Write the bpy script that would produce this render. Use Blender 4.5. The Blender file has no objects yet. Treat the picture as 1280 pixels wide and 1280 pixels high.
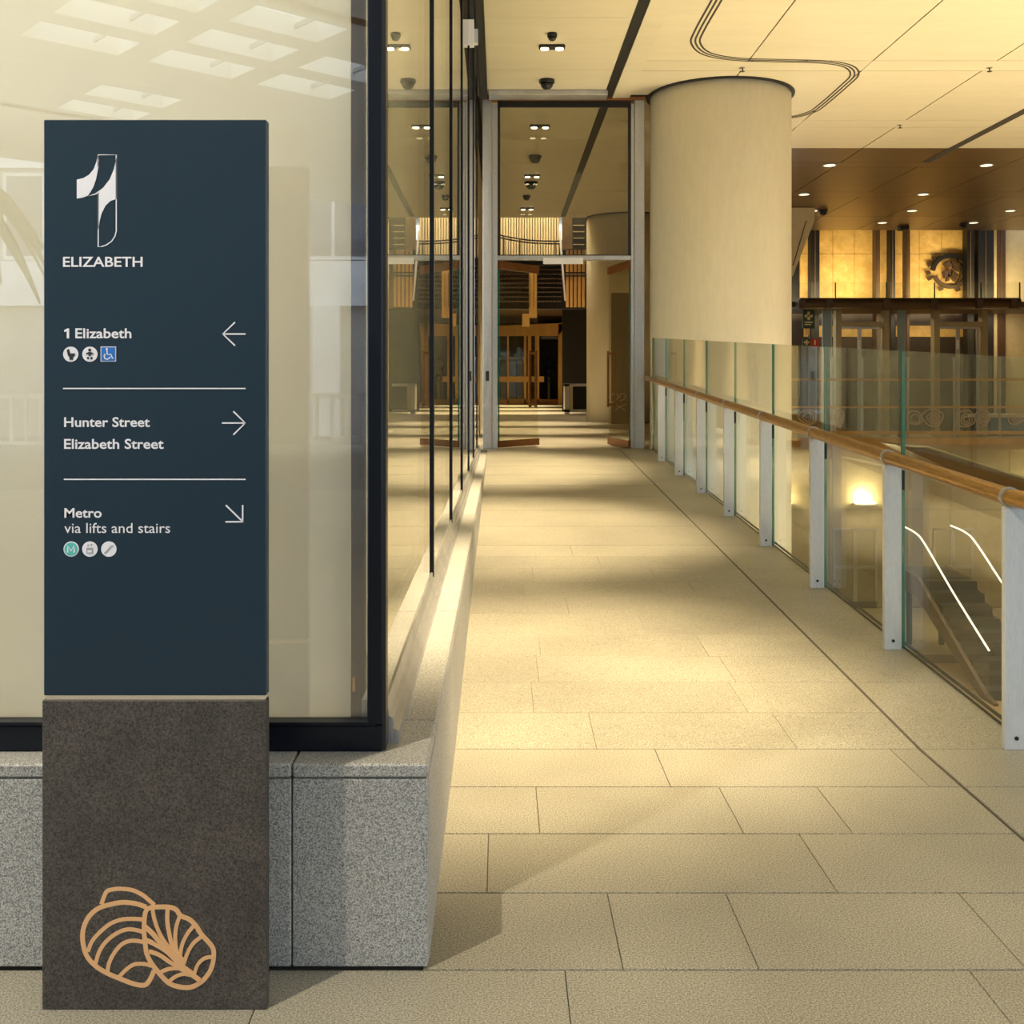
import bpy, bmesh, math, random
from mathutils import Vector
random.seed(7)
R = math.radians
sc = bpy.context.scene
col = sc.collection

# ---------------------------------------------------------------- camera
F, VX, VY, EYE = 1360.0, 625.0, 480.0, 1.40       # focal length in px, vanishing point, eye height
cam_d = bpy.data.cameras.new('camera'); cam = bpy.data.objects.new('camera', cam_d)
col.objects.link(cam); sc.camera = cam
cam.location = (0, 0, EYE); cam.rotation_euler = (R(90), 0, 0)
cam_d.sensor_fit = 'HORIZONTAL'; cam_d.sensor_width = 36; cam_d.lens = 36*F/1280
cam_d.shift_x = (640-VX)/1280; cam_d.shift_y = -(640-VY)/1280
cam_d.clip_start = .05; cam_d.clip_end = 400

# ---------------------------------------------------------------- world, exposure
w = bpy.data.worlds.new('sky'); sc.world = w; w.use_nodes = True
bg = w.node_tree.nodes['Background']
bg.inputs[0].default_value = (.72, .86, 1.0, 1); bg.inputs[1].default_value = 2.6
vs = sc.view_settings
vs.view_transform = 'Standard'; vs.look = 'None'; vs.gamma = 1; vs.use_curve_mapping = False
vs.exposure = 0.3
WARM = (1.0, .80, .47)

def lamp(name, kind, loc, energy, color, target=None, **kw):
    d = bpy.data.lights.new(name, kind); d.energy = energy; d.color = color
    for k, v in kw.items(): setattr(d, k, v)
    o = bpy.data.objects.new(name, d); col.objects.link(o); o.location = loc
    if target is not None:
        o.rotation_euler = (Vector(target)-Vector(loc)).to_track_quat('-Z', 'Y').to_euler()
    return o
CEIL = 5.30
# flood light under the street canopy: casts the shadows of sign and plinth
lamp('canopy_flood', 'SPOT', (-1.9, .95, 5.2), 560, (1, .88, .66), (-.2, 2.9, 0), spot_size=R(125), spot_blend=.6, shadow_soft_size=.045)
# twin downlights along the walkway
for y, e, tx in ((4.85, 2300, .0), (8.6, 2100, .0), (12.54, 1900, .0), (16.4, 1700, .5), (20.3, 1600, .6), (24.1, 1600, .6)):
    lamp('downlight_lamp', 'SPOT', (.6, y, CEIL-.09), e, WARM, (tx, y+.1, .2), spot_size=R(46), spot_blend=.85, shadow_soft_size=.06)
for y in (32.5, 37.5, 43.0):
    lamp('downlight_lamp', 'SPOT', (.6, y, 4.15), 1900, WARM, (.6, y+.6, 0), spot_size=R(70), spot_blend=.8, shadow_soft_size=.06)
# unseen lamps added low in the concourse to brighten the hall ceiling
for x, y in ((4.2, 7.0), (8.5, 7.0), (5.5, 12.0), (10.0, 12.0)):
    lamp('hall_fill_up', 'AREA', (x, y, -4.3), 215, (1, .84, .52), (x, y, 5), shape='DISK', size=1.2, spread=R(120))

# spots added at the hall ceiling, without fittings, to brighten the concourse
for x, y in ((7.0, 20.5), (11.0, 20.5), (9.0, 14.0), (6.5, 24.6), (12.0, 24.6)):
    lamp('concourse_fill_spot', 'SPOT', (x, y, CEIL-.06), 800, (1, .82, .5), (x, y+.3, -4), spot_size=R(75), spot_blend=.8, shadow_soft_size=.1)
# ---------------------------------------------------------------- helpers
WLOC = {}
def tag(o, label=None, cat=None, group=None, kind=None):
    if label: o['label'] = label
    if cat: o['category'] = cat
    if group: o['group'] = group
    if kind: o['kind'] = kind
    return o
def thing(name, loc, label, cat, group=None):
    o = bpy.data.objects.new(name, None); col.objects.link(o); o.location = loc
    o.empty_display_size = .1
    WLOC[o] = Vector(loc)
    return tag(o, label, cat, group)
def mobj(name, verts, faces, mat, parent=None, smooth=False, origin=None):
    """world-space verts -> one linked mesh object, child of parent when given"""
    org = WLOC[parent] if parent else Vector(origin if origin else (0, 0, 0))
    me = bpy.data.meshes.new(name)
    me.from_pydata([(v[0]-org[0], v[1]-org[1], v[2]-org[2]) for v in verts], [], faces)
    bm = bmesh.new(); bm.from_mesh(me); bmesh.ops.recalc_face_normals(bm, faces=bm.faces); bm.to_mesh(me); bm.free()
    me.materials.append(mat)
    if smooth:
        for p in me.polygons: p.use_smooth = True
    o = bpy.data.objects.new(name, me); col.objects.link(o)
    if parent: o.parent = parent
    else: o.location = org
    WLOC[o] = org
    return o
BF = [(0,3,2,1), (4,5,6,7), (0,1,5,4), (1,2,6,5), (2,3,7,6), (3,0,4,7)]
def bv(x0, x1, y0, y1, z0, z1, zf=None):
    v = [(x0,y0,z0),(x1,y0,z0),(x1,y1,z0),(x0,y1,z0),(x0,y0,z1),(x1,y0,z1),(x1,y1,z1),(x0,y1,z1)]
    return [(a,b,c+zf(b)) for a,b,c in v] if zf else v
def box(name, x0, x1, y0, y1, z0, z1, mat, parent=None, bev=0, zf=None, origin=None):
    if not parent and origin is None: origin = ((x0+x1)/2, (y0+y1)/2, z0)
    o = mobj(name, bv(x0,x1,y0,y1,z0,z1,zf), BF, mat, parent, origin=origin)
    if bev:
        bm = bmesh.new(); bm.from_mesh(o.data)
        bmesh.ops.bevel(bm, geom=list(bm.edges), offset=bev, segments=1, affect='EDGES')
        bm.to_mesh(o.data); bm.free()
    return o
class MB:
    def __init__(s): s.v = []; s.f = []
    def add(s, v, f):
        n = len(s.v); s.v += list(v); s.f += [tuple(i+n for i in q) for q in f]; return s
    def box(s, *a, zf=None): return s.add(bv(*a, zf=zf), BF)
    def tube(s, pts, r, n=10, cap=True):
        pts = [Vector(p) for p in pts]; rings = []
        for i, p in enumerate(pts):
            t = (pts[min(i+1, len(pts)-1)]-pts[max(i-1, 0)]).normalized()
            up = Vector((0,0,1)) if abs(t.z) < .95 else Vector((1,0,0))
            a = t.cross(up).normalized(); b = a.cross(t)
            rr = r[i] if isinstance(r, (list, tuple)) else r
            rings.append([p+a*rr*math.cos(2*math.pi*k/n)+b*rr*math.sin(2*math.pi*k/n) for k in range(n)])
        v = [q for g in rings for q in g]; f = []
        for i in range(len(pts)-1):
            for k in range(n):
                f.append((i*n+k, i*n+(k+1)%n, (i+1)*n+(k+1)%n, (i+1)*n+k))
        if cap: f += [tuple(range(n-1,-1,-1)), tuple(range((len(pts)-1)*n, len(pts)*n))]
        return s.add([tuple(q) for q in v], f)
    def lathe(s, cx, cy, prof, n=24):
        v = []; f = []; m = len(prof)
        for k in range(n):
            a = 2*math.pi*k/n
            for r, z in prof: v.append((cx+r*math.cos(a), cy+r*math.sin(a), z))
        for k in range(n):
            for j in range(m-1):
                f.append((k*m+j, ((k+1)%n)*m+j, ((k+1)%n)*m+j+1, k*m+j+1))
        f.append(tuple(k*m for k in range(n-1,-1,-1))); f.append(tuple(k*m+m-1 for k in range(n)))
        return s.add(v, f)
    def prism(s, pts, axis, a, b):
        """polygon of 2D pts extruded along an axis from a to b (axis y: pts are (x,z); x: (y,z); z: (x,y))"""
        n = len(pts)
        mk = {'y': lambda p, t: (p[0], t, p[1]), 'x': lambda p, t: (t, p[0], p[1]), 'z': lambda p, t: (p[0], p[1], t)}[axis]
        v = [mk(p, a) for p in pts]+[mk(p, b) for p in pts]
        f = [tuple(range(n)), tuple(range(2*n-1, n-1, -1))]+[(i, (i+1)%n, (i+1)%n+n, i+n) for i in range(n)]
        return s.add(v, f)
    def build(s, name, mat, parent=None, smooth=False, origin=None):
        return mobj(name, s.v, s.f, mat, parent, smooth, origin)
def P(x, y, d): return ((x-VX)*d/F, d, EYE-(y-VY)*d/F)
def PX(x, d): return (x-VX)*d/F
def PZ(y, d): return EYE-(y-VY)*d/F
def rect(name, x0, x1, y0, y1, d, t, mat, parent=None, origin=None):
    """box whose front face covers the px rectangle at distance d"""
    return box(name, PX(x0,d), PX(x1,d), d, d+t, PZ(y1,d), PZ(y0,d), mat, parent, origin=origin)
def smooth_line(pts, n=6, closed=False):
    out = []; m = len(pts)
    g = (lambda i: pts[i % m]) if closed else (lambda i: pts[max(0, min(m-1, i))])
    for i in range(m if closed else m-1):
        p0, p1, p2, p3 = g(i-1), g(i), g(i+1), g(i+2)
        for k in range(n):
            t = k/n
            out.append(tuple(.5*((2*p1[j])+(-p0[j]+p2[j])*t+(2*p0[j]-5*p1[j]+4*p2[j]-p3[j])*t*t+(-p0[j]+3*p1[j]-3*p2[j]+p3[j])*t**3) for j in range(len(p1))))
    if not closed: out.append(tuple(pts[-1]))
    return out
def ribbon(mb, pts, wd, d, t, closed=False):
    """flat raised stroke in the plane y=d along 2D (x,z) points, width wd, thickness t towards -y"""
    n = len(pts); L = []; Rr = []
    for i, p in enumerate(pts):
        a = pts[(i-1) % n] if closed or i else p; b = pts[(i+1) % n] if closed or i < n-1 else p
        dx, dz = b[0]-a[0], b[1]-a[1]; l = math.hypot(dx, dz) or 1
        nx, nz = -dz/l*wd/2, dx/l*wd/2
        L.append((p[0]+nx, p[1]+nz)); Rr.append((p[0]-nx, p[1]-nz))
    v = []
    for i in range(n):
        v += [(L[i][0], d, L[i][1]), (Rr[i][0], d, Rr[i][1]), (Rr[i][0], d-t, Rr[i][1]), (L[i][0], d-t, L[i][1])]
    f = []
    for i in range(n if closed else n-1):
        j = (i+1) % n
        for k in range(4): f.append((i*4+k, i*4+(k+1)%4, j*4+(k+1)%4, j*4+k))
    if not closed: f += [(0,1,2,3), (n*4-1,n*4-2,n*4-3,n*4-4)]
    return mb.add(v, f)

# ---------------------------------------------------------------- materials
def mat(name, base=(.8,.8,.8), rough=.5, metal=0, emit=None, es=0, spec=.5):
    m = bpy.data.materials.new(name); m.use_nodes = True
    b = m.node_tree.nodes['Principled BSDF']
    b.inputs['Base Color'].default_value = (*base, 1); b.inputs['Roughness'].default_value = rough
    b.inputs['Metallic'].default_value = metal; b.inputs['Specular IOR Level'].default_value = spec
    if emit: b.inputs['Emission Color'].default_value = (*emit, 1); b.inputs['Emission Strength'].default_value = es
    return m
def speckle(name, c0, c1, scale, rough, contrast=(.35,.65), vary=.08, big=.12, bump=.1, bigscale=1.3, metal=0, stretch=None, blot=None):
    m = mat(name, c0, rough, metal); nt = m.node_tree; N = nt.nodes; K = nt.links; b = N['Principled BSDF']
    tc = N.new('ShaderNodeTexCoord'); src = tc.outputs['Object']
    if stretch:
        mp = N.new('ShaderNodeMapping'); mp.inputs['Scale'].default_value = stretch
        K.new(src, mp.inputs[0]); src = mp.outputs[0]
    n1 = N.new('ShaderNodeTexNoise'); n1.inputs['Scale'].default_value = scale; n1.inputs['Detail'].default_value = 3
    n1.inputs['Roughness'].default_value = .75
    n2 = N.new('ShaderNodeTexNoise'); n2.inputs['Scale'].default_value = bigscale; n2.inputs['Detail'].default_value = 4
    K.new(src, n1.inputs[0]); K.new(src, n2.inputs[0])
    r = N.new('ShaderNodeValToRGB'); r.color_ramp.elements[0].position = contrast[0]; r.color_ramp.elements[1].position = contrast[1]
    r.color_ramp.elements[0].color = (*c0, 1); r.color_ramp.elements[1].color = (*c1, 1)
    K.new(n1.outputs[0], r.inputs[0])
    oi = N.new('ShaderNodeObjectInfo')
    m1 = N.new('ShaderNodeMapRange'); m1.inputs[3].default_value = 1-vary; m1.inputs[4].default_value = 1+vary
    K.new(oi.outputs['Random'], m1.inputs[0])
    m2 = N.new('ShaderNodeMapRange'); m2.inputs[1].default_value = .3; m2.inputs[2].default_value = .7
    m2.inputs[3].default_value = 1-big; m2.inputs[4].default_value = 1+big
    K.new(n2.outputs[0], m2.inputs[0])
    mu = N.new('ShaderNodeMath'); mu.operation = 'MULTIPLY'; K.new(m1.outputs[0], mu.inputs[0]); K.new(m2.outputs[0], mu.inputs[1])
    hs = N.new('ShaderNodeHueSaturation'); K.new(r.outputs[0], hs.inputs['Color']); K.new(mu.outputs[0], hs.inputs['Value'])
    K.new(hs.outputs[0], b.inputs['Base Color'])
    if bump:
        bp = N.new('ShaderNodeBump'); bp.inputs['Strength'].default_value = bump; bp.inputs['Distance'].default_value = .002
        K.new(n1.outputs[0], bp.inputs['Height']); K.new(bp.outputs[0], b.inputs['Normal'])
    return m
def glass(name, tint, ior=1.5, gloss=(1,1,1), rough=0.0):
    """thin pane: clear transmission, mirror reflection weighted by Fresnel"""
    m = bpy.data.materials.new(name); m.use_nodes = True; nt = m.node_tree; N = nt.nodes; K = nt.links
    N.remove(N['Principled BSDF'])
    t = N.new('ShaderNodeBsdfTransparent'); t.inputs[0].default_value = (*tint, 1)
    g = N.new('ShaderNodeBsdfGlossy'); g.inputs['Color'].default_value = (*gloss, 1); g.inputs['Roughness'].default_value = rough
    fr = N.new('ShaderNodeFresnel'); fr.inputs[0].default_value = ior
    geo = N.new('ShaderNodeNewGeometry')
    io = N.new('ShaderNodeMapRange'); io.inputs[3].default_value = ior; io.inputs[4].default_value = 1/ior   # same pane from both sides
    K.new(geo.outputs['Backfacing'], io.inputs[0]); K.new(io.outputs[0], fr.inputs[0])
    mx = N.new('ShaderNodeMixShader')
    K.new(fr.outputs[0], mx.inputs[0]); K.new(t.outputs[0], mx.inputs[1]); K.new(g.outputs[0], mx.inputs[2])
    K.new(mx.outputs[0], N['Material Output'].inputs[0])
    return m

M = {}
M['paver'] = speckle('granite_paver', (.13,.12,.094), (.53,.49,.40), 210, .45, (.36,.65), .05, .18, .02, 1.1)
M['grout'] = mat('dark_grout', (.11,.095,.075), .9)
M['granite'] = speckle('grey_granite', (.13,.13,.13), (.62,.60,.56), 260, .55, (.38,.62), .04, .08, .1)
M['basalt'] = speckle('dark_basalt', (.020,.016,.013), (.12,.098,.082), 230, .6, (.36,.68), 0, .25, .2, 7)
M['navy'] = speckle('navy_panel', (.003,.019,.036), (.004,.021,.040), 60, .38, (.3,.7), 0, .05, 0)
M['white'] = mat('white_vinyl', (.82,.80,.86), .6)
M['black_print'] = mat('black_print', (.02,.02,.025), .6)
M['blue_print'] = mat('blue_print', (.02,.16,.55), .6)
M['teal_print'] = mat('teal_print', (.10,.50,.47), .6)
M['grey_print'] = mat('grey_print', (.35,.35,.37), .6)
M['copper'] = mat('copper_inlay', (.78,.43,.20), .45, .0)
M['cream_strip'] = mat('cream_strip', (.80,.62,.42), .5)
M['frame'] = mat('black_frame', (.006,.008,.014), .3, spec=.25)
M['frame_brown'] = speckle('bronze_frame', (.07,.045,.022), (.10,.06,.03), 30, .35, metal=.4, bump=0)
M['shopglass'] = glass('shop_glass', (.96,.96,.93), 2.0)
M['sideglass'] = glass('side_glass', (.80,.82,.78), 1.7)
M['blind'] = speckle('cream_blind', (.70,.65,.53), (.74,.69,.57), 200, .8, bump=0, big=.02, vary=0)
M['blind2'] = speckle('white_blind', (.76,.74,.69), (.80,.78,.73), 200, .8, bump=0, big=.02, vary=0)
for k_ in ('blind', 'blind2'):
    nt = M[k_].node_tree; pb = nt.nodes['Principled BSDF']; tl_ = nt.nodes.new('ShaderNodeBsdfTranslucent'); ms = nt.nodes.new('ShaderNodeMixShader')
    tl_.inputs[0].default_value = (.86, .83, .74, 1); ms.inputs[0].default_value = .45
    nt.links.new(pb.outputs[0], ms.inputs[1]); nt.links.new(tl_.outputs[0], ms.inputs[2]); nt.links.new(ms.outputs[0], nt.nodes['Material Output'].inputs[0])
M['timber_dark'] = speckle('dark_timber', (.05,.025,.012), (.09,.05,.025), 18, .5, stretch=(8,8,.6), bump=0)
M['steel'] = speckle('brushed_steel', (.42,.42,.43), (.55,.55,.56), 60, .38, metal=.75, stretch=(4,4,.4), bump=.03, vary=.05)
M['post'] = speckle('painted_steel_post', (.60,.62,.68), (.68,.70,.76), 40, .42, metal=.3, stretch=(4,4,.6), bump=.03, vary=.05)
M['dark_metal'] = mat('dark_metal', (.03,.03,.032), .4, .6)
M['brass'] = speckle('brass_rail', (.36,.19,.05), (.55,.31,.09), 25, .28, metal=.85, stretch=(6,.5,6), bump=0)
M['bronze'] = speckle('bronze_trim', (.22,.09,.03), (.32,.14,.05), 25, .4, metal=.6, bump=0)
M['balglass'] = glass('balustrade_glass', (.93,.96,.94), 1.45)
M['glassedge'] = mat('green_glass_edge', (.01,.16,.12), .15)
M['doorglass'] = glass('door_glass', (.93,.93,.87), 1.4)
M['clear'] = glass('clear_glass', (.95,.96,.93), 1.4)
M['ceil'] = speckle('cream_ceiling_panel', (.62,.55,.40), (.66,.59,.44), 7, .45, (.3,.7), .02, .03, 0, stretch=(.4,3,3))
M['ceil_dark'] = mat('ceiling_void', (.05,.04,.03), .9)
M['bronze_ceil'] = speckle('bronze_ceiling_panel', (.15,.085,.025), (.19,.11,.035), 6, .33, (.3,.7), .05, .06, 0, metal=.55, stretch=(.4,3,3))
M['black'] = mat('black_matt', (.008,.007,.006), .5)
M['column'] = speckle('pale_concrete', (.76,.70,.56), (.82,.76,.62), 14, .5, (.3,.7), 0, .04, .02, 1.2, stretch=(1,1,.25))
M['plaster'] = speckle('warm_plaster', (.60,.50,.30), (.66,.55,.34), 6, .7, bump=0, vary=0, big=.04)
M['khaki'] = speckle('khaki_panel', (.40,.34,.20), (.46,.39,.24), 9, .4, bump=0, vary=.04, metal=.2)
M['brown'] = speckle('brown_cladding', (.10,.06,.03), (.14,.085,.045), 9, .45, bump=0, vary=.06)
M['lobby_wood'] = speckle('lobby_dark_wood', (.022,.011,.006), (.04,.02,.011), 14, .4, stretch=(6,6,.4), bump=0)
M['fin'] = mat('pale_blue_reflection', (.26,.38,.47), .15)  # reflected daylight put into the colour of the lobby strips
M['gold'] = speckle('gold_panel', (.75,.46,.11), (.95,.66,.24), 5, .5, (.3,.7), .08, .15, 0, 2.2)
M['goldframe'] = speckle('gold_timber', (.55,.30,.08), (.66,.38,.12), 12, .4, stretch=(3,3,.4), bump=0)
M['woodslat'] = speckle('pale_timber_slat', (.70,.55,.34), (.80,.66,.44), 20, .5, stretch=(4,4,.3), bump=0)
M['tanfloor'] = speckle('tan_stone', (.42,.30,.15), (.52,.38,.20), 40, .3, bump=0, big=.06)
M['glow_warm'] = mat('warm_lamp', (1,.9,.7), .5, emit=(1,.82,.5), es=9)
M['glow_soft'] = mat('lamp_diffuser', (1,.95,.85), .5, emit=(1,.88,.64), es=1.6)
M['glow_small'] = mat('small_downlight', (1,.95,.85), .5, emit=(1,.88,.62), es=1.1)
M['green'] = mat('green_sign', (.02,.07,.035), .5)
M['red'] = mat('red_sign', (.55,.05,.03), .5)
M['cream_sign'] = mat('cream_sign_print', (.85,.72,.42), .6)
M['decal'] = mat('oyster_decal', (.62,.42,.33), .7)
M['asphalt'] = speckle('asphalt', (.22,.22,.21), (.30,.30,.29), 60, .8, bump=.1)
M['bwhite'] = speckle('white_facade', (.62,.63,.66), (.70,.71,.74), 4, .7, bump=0)
M['bgrey'] = speckle('grey_facade', (.38,.38,.37), (.46,.46,.45), 4, .7, bump=0)
M['pane'] = mat('window_pane', (.10,.13,.17), .08, 0)
M['leaf'] = speckle('palm_leaf', (.03,.07,.015), (.08,.14,.04), 20, .6, bump=0)
M['bark'] = speckle('palm_bark', (.12,.08,.05), (.22,.16,.10), 20, .9, bump=.3)
M['canopy'] = mat('white_canopy', (.72,.71,.67), .6)

# ================================================================ SETTING: floors
D0 = 4.175                                   # where the ramp starts
YP = 14.8                                    # the glazed portal
ZL = .05*(14.60-D0)                          # landing level
def fz(y): return 0 if y <= D0 else (.05*(y-D0) if y < 14.60 else ZL)
GX = 1.61                                    # long drain groove
EDGE = 2.06
def struct(o): o['kind'] = 'structure'; return o
floor = struct(box('floor', -9, 14, -9, 4.10, -.30, -.005, M['grout'], origin=(0,0,0)))
floor_ramp = struct(MB().add([(-.172,4.10,-.3),(EDGE,4.10,-.3),(EDGE,14.6,ZL-.3),(-.172,14.6,ZL-.3),(-.172,4.10,-.009),(EDGE,4.10,-.009),(EDGE,14.6,ZL-.005),(-.172,14.6,ZL-.005)], BF).build('floor_ramp', M['grout']))
ROW = .3935
def tile(x0, x1, y0, y1, parent, g=.0012):
    gy = .0030
    if parent is not floor: g = .0007; gy = .0012
    v = []
    c = .0012 if parent is floor else .0006
    for (z, i) in ((-.011, 0), (-c, 0), (0, c)):
        for (x, y) in ((x0+g+i, y0+gy+i), (x1-g-i, y0+gy+i), (x1-g-i, y1-gy-i), (x0+g+i, y1-gy-i)):
            v.append((x, y, z+fz(y)))
    f = [(8,9,10,11)]+[(k*4+i, k*4+(i+1)%4, (k+1)*4+(i+1)%4, (k+1)*4+i) for k in (0,1) for i in range(4)]
    mobj('paver', v, f, M['paver'], parent)
fixed = {0: (.563+.03, 1.465+.03), -1: (.124, .76, 1.10), -2: (-.036, .93), -3: (.295, .62, 1.26), -4: (-.55, .155, 1.12), -5: (-.8, .4, 1.4)}
jy = lambda k: D0+k*ROW
NR = 11
for k in range(-6, NR):
    # row k lies in front of joint k (k<=0) or behind it
    y0, y1 = jy(k-1), jy(k)
    par = floor if k <= 0 else floor_ramp
    left = -.185 if y0 > 2.55 else -2.4
    cuts = list(fixed.get(k, ()))
    if not cuts:
        x = left+random.uniform(.3, 1.0)
        while x < GX-.25:
            cuts.append(x); x += random.uniform(.75, 1.1)
    if left < -1:
        cuts = [-1.5] + cuts
    xs = [left]+[c for c in cuts if left < c < GX-.1]+[GX-.006]
    for a, b in zip(xs, xs[1:]): tile(a, b, y0, y1, par)
    # strip right of the groove
    if k <= 0:
        tile(GX+.006, GX+.95, y0, y1, par); tile(GX+.95, GX+2.2, y0, y1, par)
    elif k % 2:
        tile(GX+.006, EDGE-.02, y0, jy(k+1), par)
ye = jy(NR-1)
yeR = jy(NR) if (NR-1) % 2 else jy(NR-1)
# far part of the ramp and the landing, where the joints are too fine to tell apart
def slab_far(name, x0, x1, y0, y1, parent):
    v = [(x0,y0,fz(y0)-.011),(x1,y0,fz(y0)-.011),(x1,y1,fz(y1)-.011),(x0,y1,fz(y1)-.011),(x0,y0,fz(y0)),(x1,y0,fz(y0)),(x1,y1,fz(y1)),(x0,y1,fz(y1))]
    return mobj(name, v, BF, M['paver'], parent)
y = ye
while y < 14.55:
    y2 = min(y+2*ROW, 14.6)
    slab_far('paver', -.17, GX-.006, y+.004, y2-.004, floor_ramp)
    y = y2
slab_far('paver', GX+.006, EDGE-.02, yeR+.004, 14.6, floor_ramp)
# front paving beside and behind the camera
floor_front = struct(box('floor_forecourt', -9, 14, -9, jy(-7), -.005, -.001, M['paver'], origin=(0,0,0)))
struct(box('floor_forecourt_side', GX+2.2, 14, jy(-7), 4.10, -.005, -.001, M['paver'], origin=(0,0,0)))
struct(box('floor_landing', -3.5, 3.95, 14.6, 52, ZL-.3, ZL, M['paver'], origin=(0,0,0)))
# metal channel along the glass foot
tr = MB()
for a, b, z0, z1 in ((EDGE-.022, EDGE-.016, -.01, .006), (EDGE+.014, EDGE+.02, -.01, .006)):
    tr.add([(a,4.1,z0),(b,4.1,z0),(b,14.6,z0+ZL),(a,14.6,z0+ZL),(a,4.1,z1),(b,4.1,z1),(b,14.6,z1+ZL),(a,14.6,z1+ZL)], BF)
struct(tr.build('trim_1', M['dark_metal']))

# ================================================================ SETTING: granite plinth
PXE, PYF, PZT = -.172, 2.601, .4916
pl = struct(box('wall_plinth', -3.2, PXE-.03, PYF+.03, 14.5, -.2, PZT-.036, M['grout'], origin=(0,0,0)))
def slab(name, x0, x1, y0, y1, z0, z1, parent, m='granite', bev=.003):
    return box(name, x0, x1, y0, y1, z0, z1, M[m], parent, bev=bev)
CAPB = PZT-.033
for a, b in ((-3.2, -1.62), (-1.62, -.498), (-.498, PXE)):
    slab('facing_slab', a+.0015, b-.0015, PYF, PYF+.03, .006, CAPB-.003, pl)
for a, b in ((-3.2, -1.62), (-1.62, -.498), (-.498, PXE)):
    slab('coping_slab', a+.0015, b-.0015, PYF-.002, PYF+.34, CAPB, PZT, pl, bev=.005)
ys = [PYF+.03]+[3.75+1.2*i for i in range(9)]+[14.5]
for a, b in zip(ys, ys[1:]):
    zb = fz(a)-.05
    slab('facing_slab', PXE-.03, PXE, a+.0015, b-.0015, -.004 if a < 4.2 else zb, CAPB-.003, pl)
ys = [PYF+.34, 4.35, 5.9, 7.6, 9.3, 11, 12.7, 14.5]
for a, b in zip(ys, ys[1:]):
    slab('coping_slab', -.60, PXE, a+.0015, b-.0015, CAPB, PZT, pl, bev=.005)

# ================================================================ shop front
GXS, GYF = -.290, 2.686                      # side glass plane, front glass plane
SILL = .60
shop = thing('shop_front', (-1.2, GYF, PZT), 'black framed corner shop window of tall glass panes on the granite plinth', 'shop window')
ob = box('sill_frame', -3.2, GXS, GYF, GYF+.07, PZT, PZT+.066, M['frame'], shop, bev=.004)
box('sill_bead', -3.2, GXS-.02, GYF-.004, GYF+.02, PZT+.066, PZT+.074, M['frame'], shop)
box('corner_post', PX(459,GYF), GXS, GYF, GYF+.06, PZT+.066, CEIL, M['frame'], shop, bev=.003)
box('corner_bead', GXS-.001, GXS+.008, GYF+.002, GYF+.05, PZT+.005, CEIL, M['dark_metal'], shop)
box('pane', -3.2, PX(459,GYF), GYF+.022, GYF+.034, PZT+.066, CEIL, M['shopglass'], shop)
# stepped bronze sill along the walkway
sl = MB()
sl.prism([(GXS-.06, PZT), (GXS+.034, PZT), (GXS+.034, PZT+.03), (GXS+.02, PZT+.036), (GXS+.02, PZT+.06), (GXS+.009, PZT+.068), (GXS+.004, SILL), (GXS-.06, SILL)], 'y', GYF+.07, 14.5)
sl.build('side_sill', M['steel'], shop)
my = [4.64+1.8*i for i in range(6)]
ed = [GYF+.05]+my+[14.55]
for a, b in zip(ed, ed[1:]):
    box('pane', GXS-.012, GXS, a, b-.0, SILL-.01, CEIL, M['sideglass'], shop)
for yy in my:
    box('mullion', GXS-.01, GXS+.009, yy-.022, yy+.022, SILL-.02, CEIL, M['frame'], shop)
box('head_frame', GXS-.05, GXS+.03, GYF, 14.55, CEIL-.05, CEIL+.0, M['frame'], shop)
# white glass clamps high on the mullions
for yy in (my[3], my[4]):
    zc = PZ(40, yy)
    box('glass_clamp', GXS+.0, GXS+.05, yy-.05, yy+.05, zc-.13, zc+.1, M['white'], shop)
# blinds inside the shop
bl = thing('window_blind', (-1.4, 2.83, .5), 'cream roller blind lowered behind the front shop window', 'blind')
box('fabric', -3.2, PX(438,2.83), 2.83, 2.835, .52, 5.2, M['blind2'], bl)
box('bottom_bar', -3.2, PX(438,2.83), 2.822, 2.843, .50, .52, M['blind'], bl)
box('roller_tube', -3.2, PX(438,2.83), 2.80, 2.86, 5.2, 5.28, M['frame'], bl)
bl2 = thing('window_blind', (-.45, 8, .5), 'cream roller blind lowered behind the glass along the walkway', 'blind')
box('fabric', -.452, -.447, 2.98, 14.4, .52, 5.2, M['blind'], bl2)
box('bottom_bar', -.46, -.44, 2.98, 14.4, .50, .52, M['blind'], bl2)
box('roller_tube', -.48, -.42, 2.98, 14.4, 5.2, 5.28, M['frame'], bl2)
# dark timber jamb behind the corner
jb = thing('timber_jamb', (-.36, 2.9, .5), 'dark brown timber jamb standing inside the shop window corner', 'jamb')
box('board', PX(440,2.9), PX(457,2.9), 2.88, 2.92, .48, 5.2, M['timber_dark'], jb)
box('latch_plate', PX(441,2.88), PX(444,2.88), 2.874, 2.88, PZ(864,2.88), PZ(846,2.88), M['brass'], jb)
struct(box('wall_shop_left', -3.4, -3.2, GYF, 14.5, 0, CEIL, M['plaster']))
struct(box('floor_shop', -3.2, -.5, GYF+.36, 14.5, .44, .49, M['grout']))

for yy_ in (4.6, 8.5, 12.4):
    lamp('blind_fill', 'AREA', (-1.9, yy_, 4.6), 200, (1, .97, .92), (-1.9, yy_, 0), shape='RECTANGLE', size=1.8, size_y=2.4)  # unseen lamps added behind the blinds to make them glow
struct(box('ceiling_shop', -3.2, -.5, 2.95, 14.5, 5.0, 5.04, M['canopy']))
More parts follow.
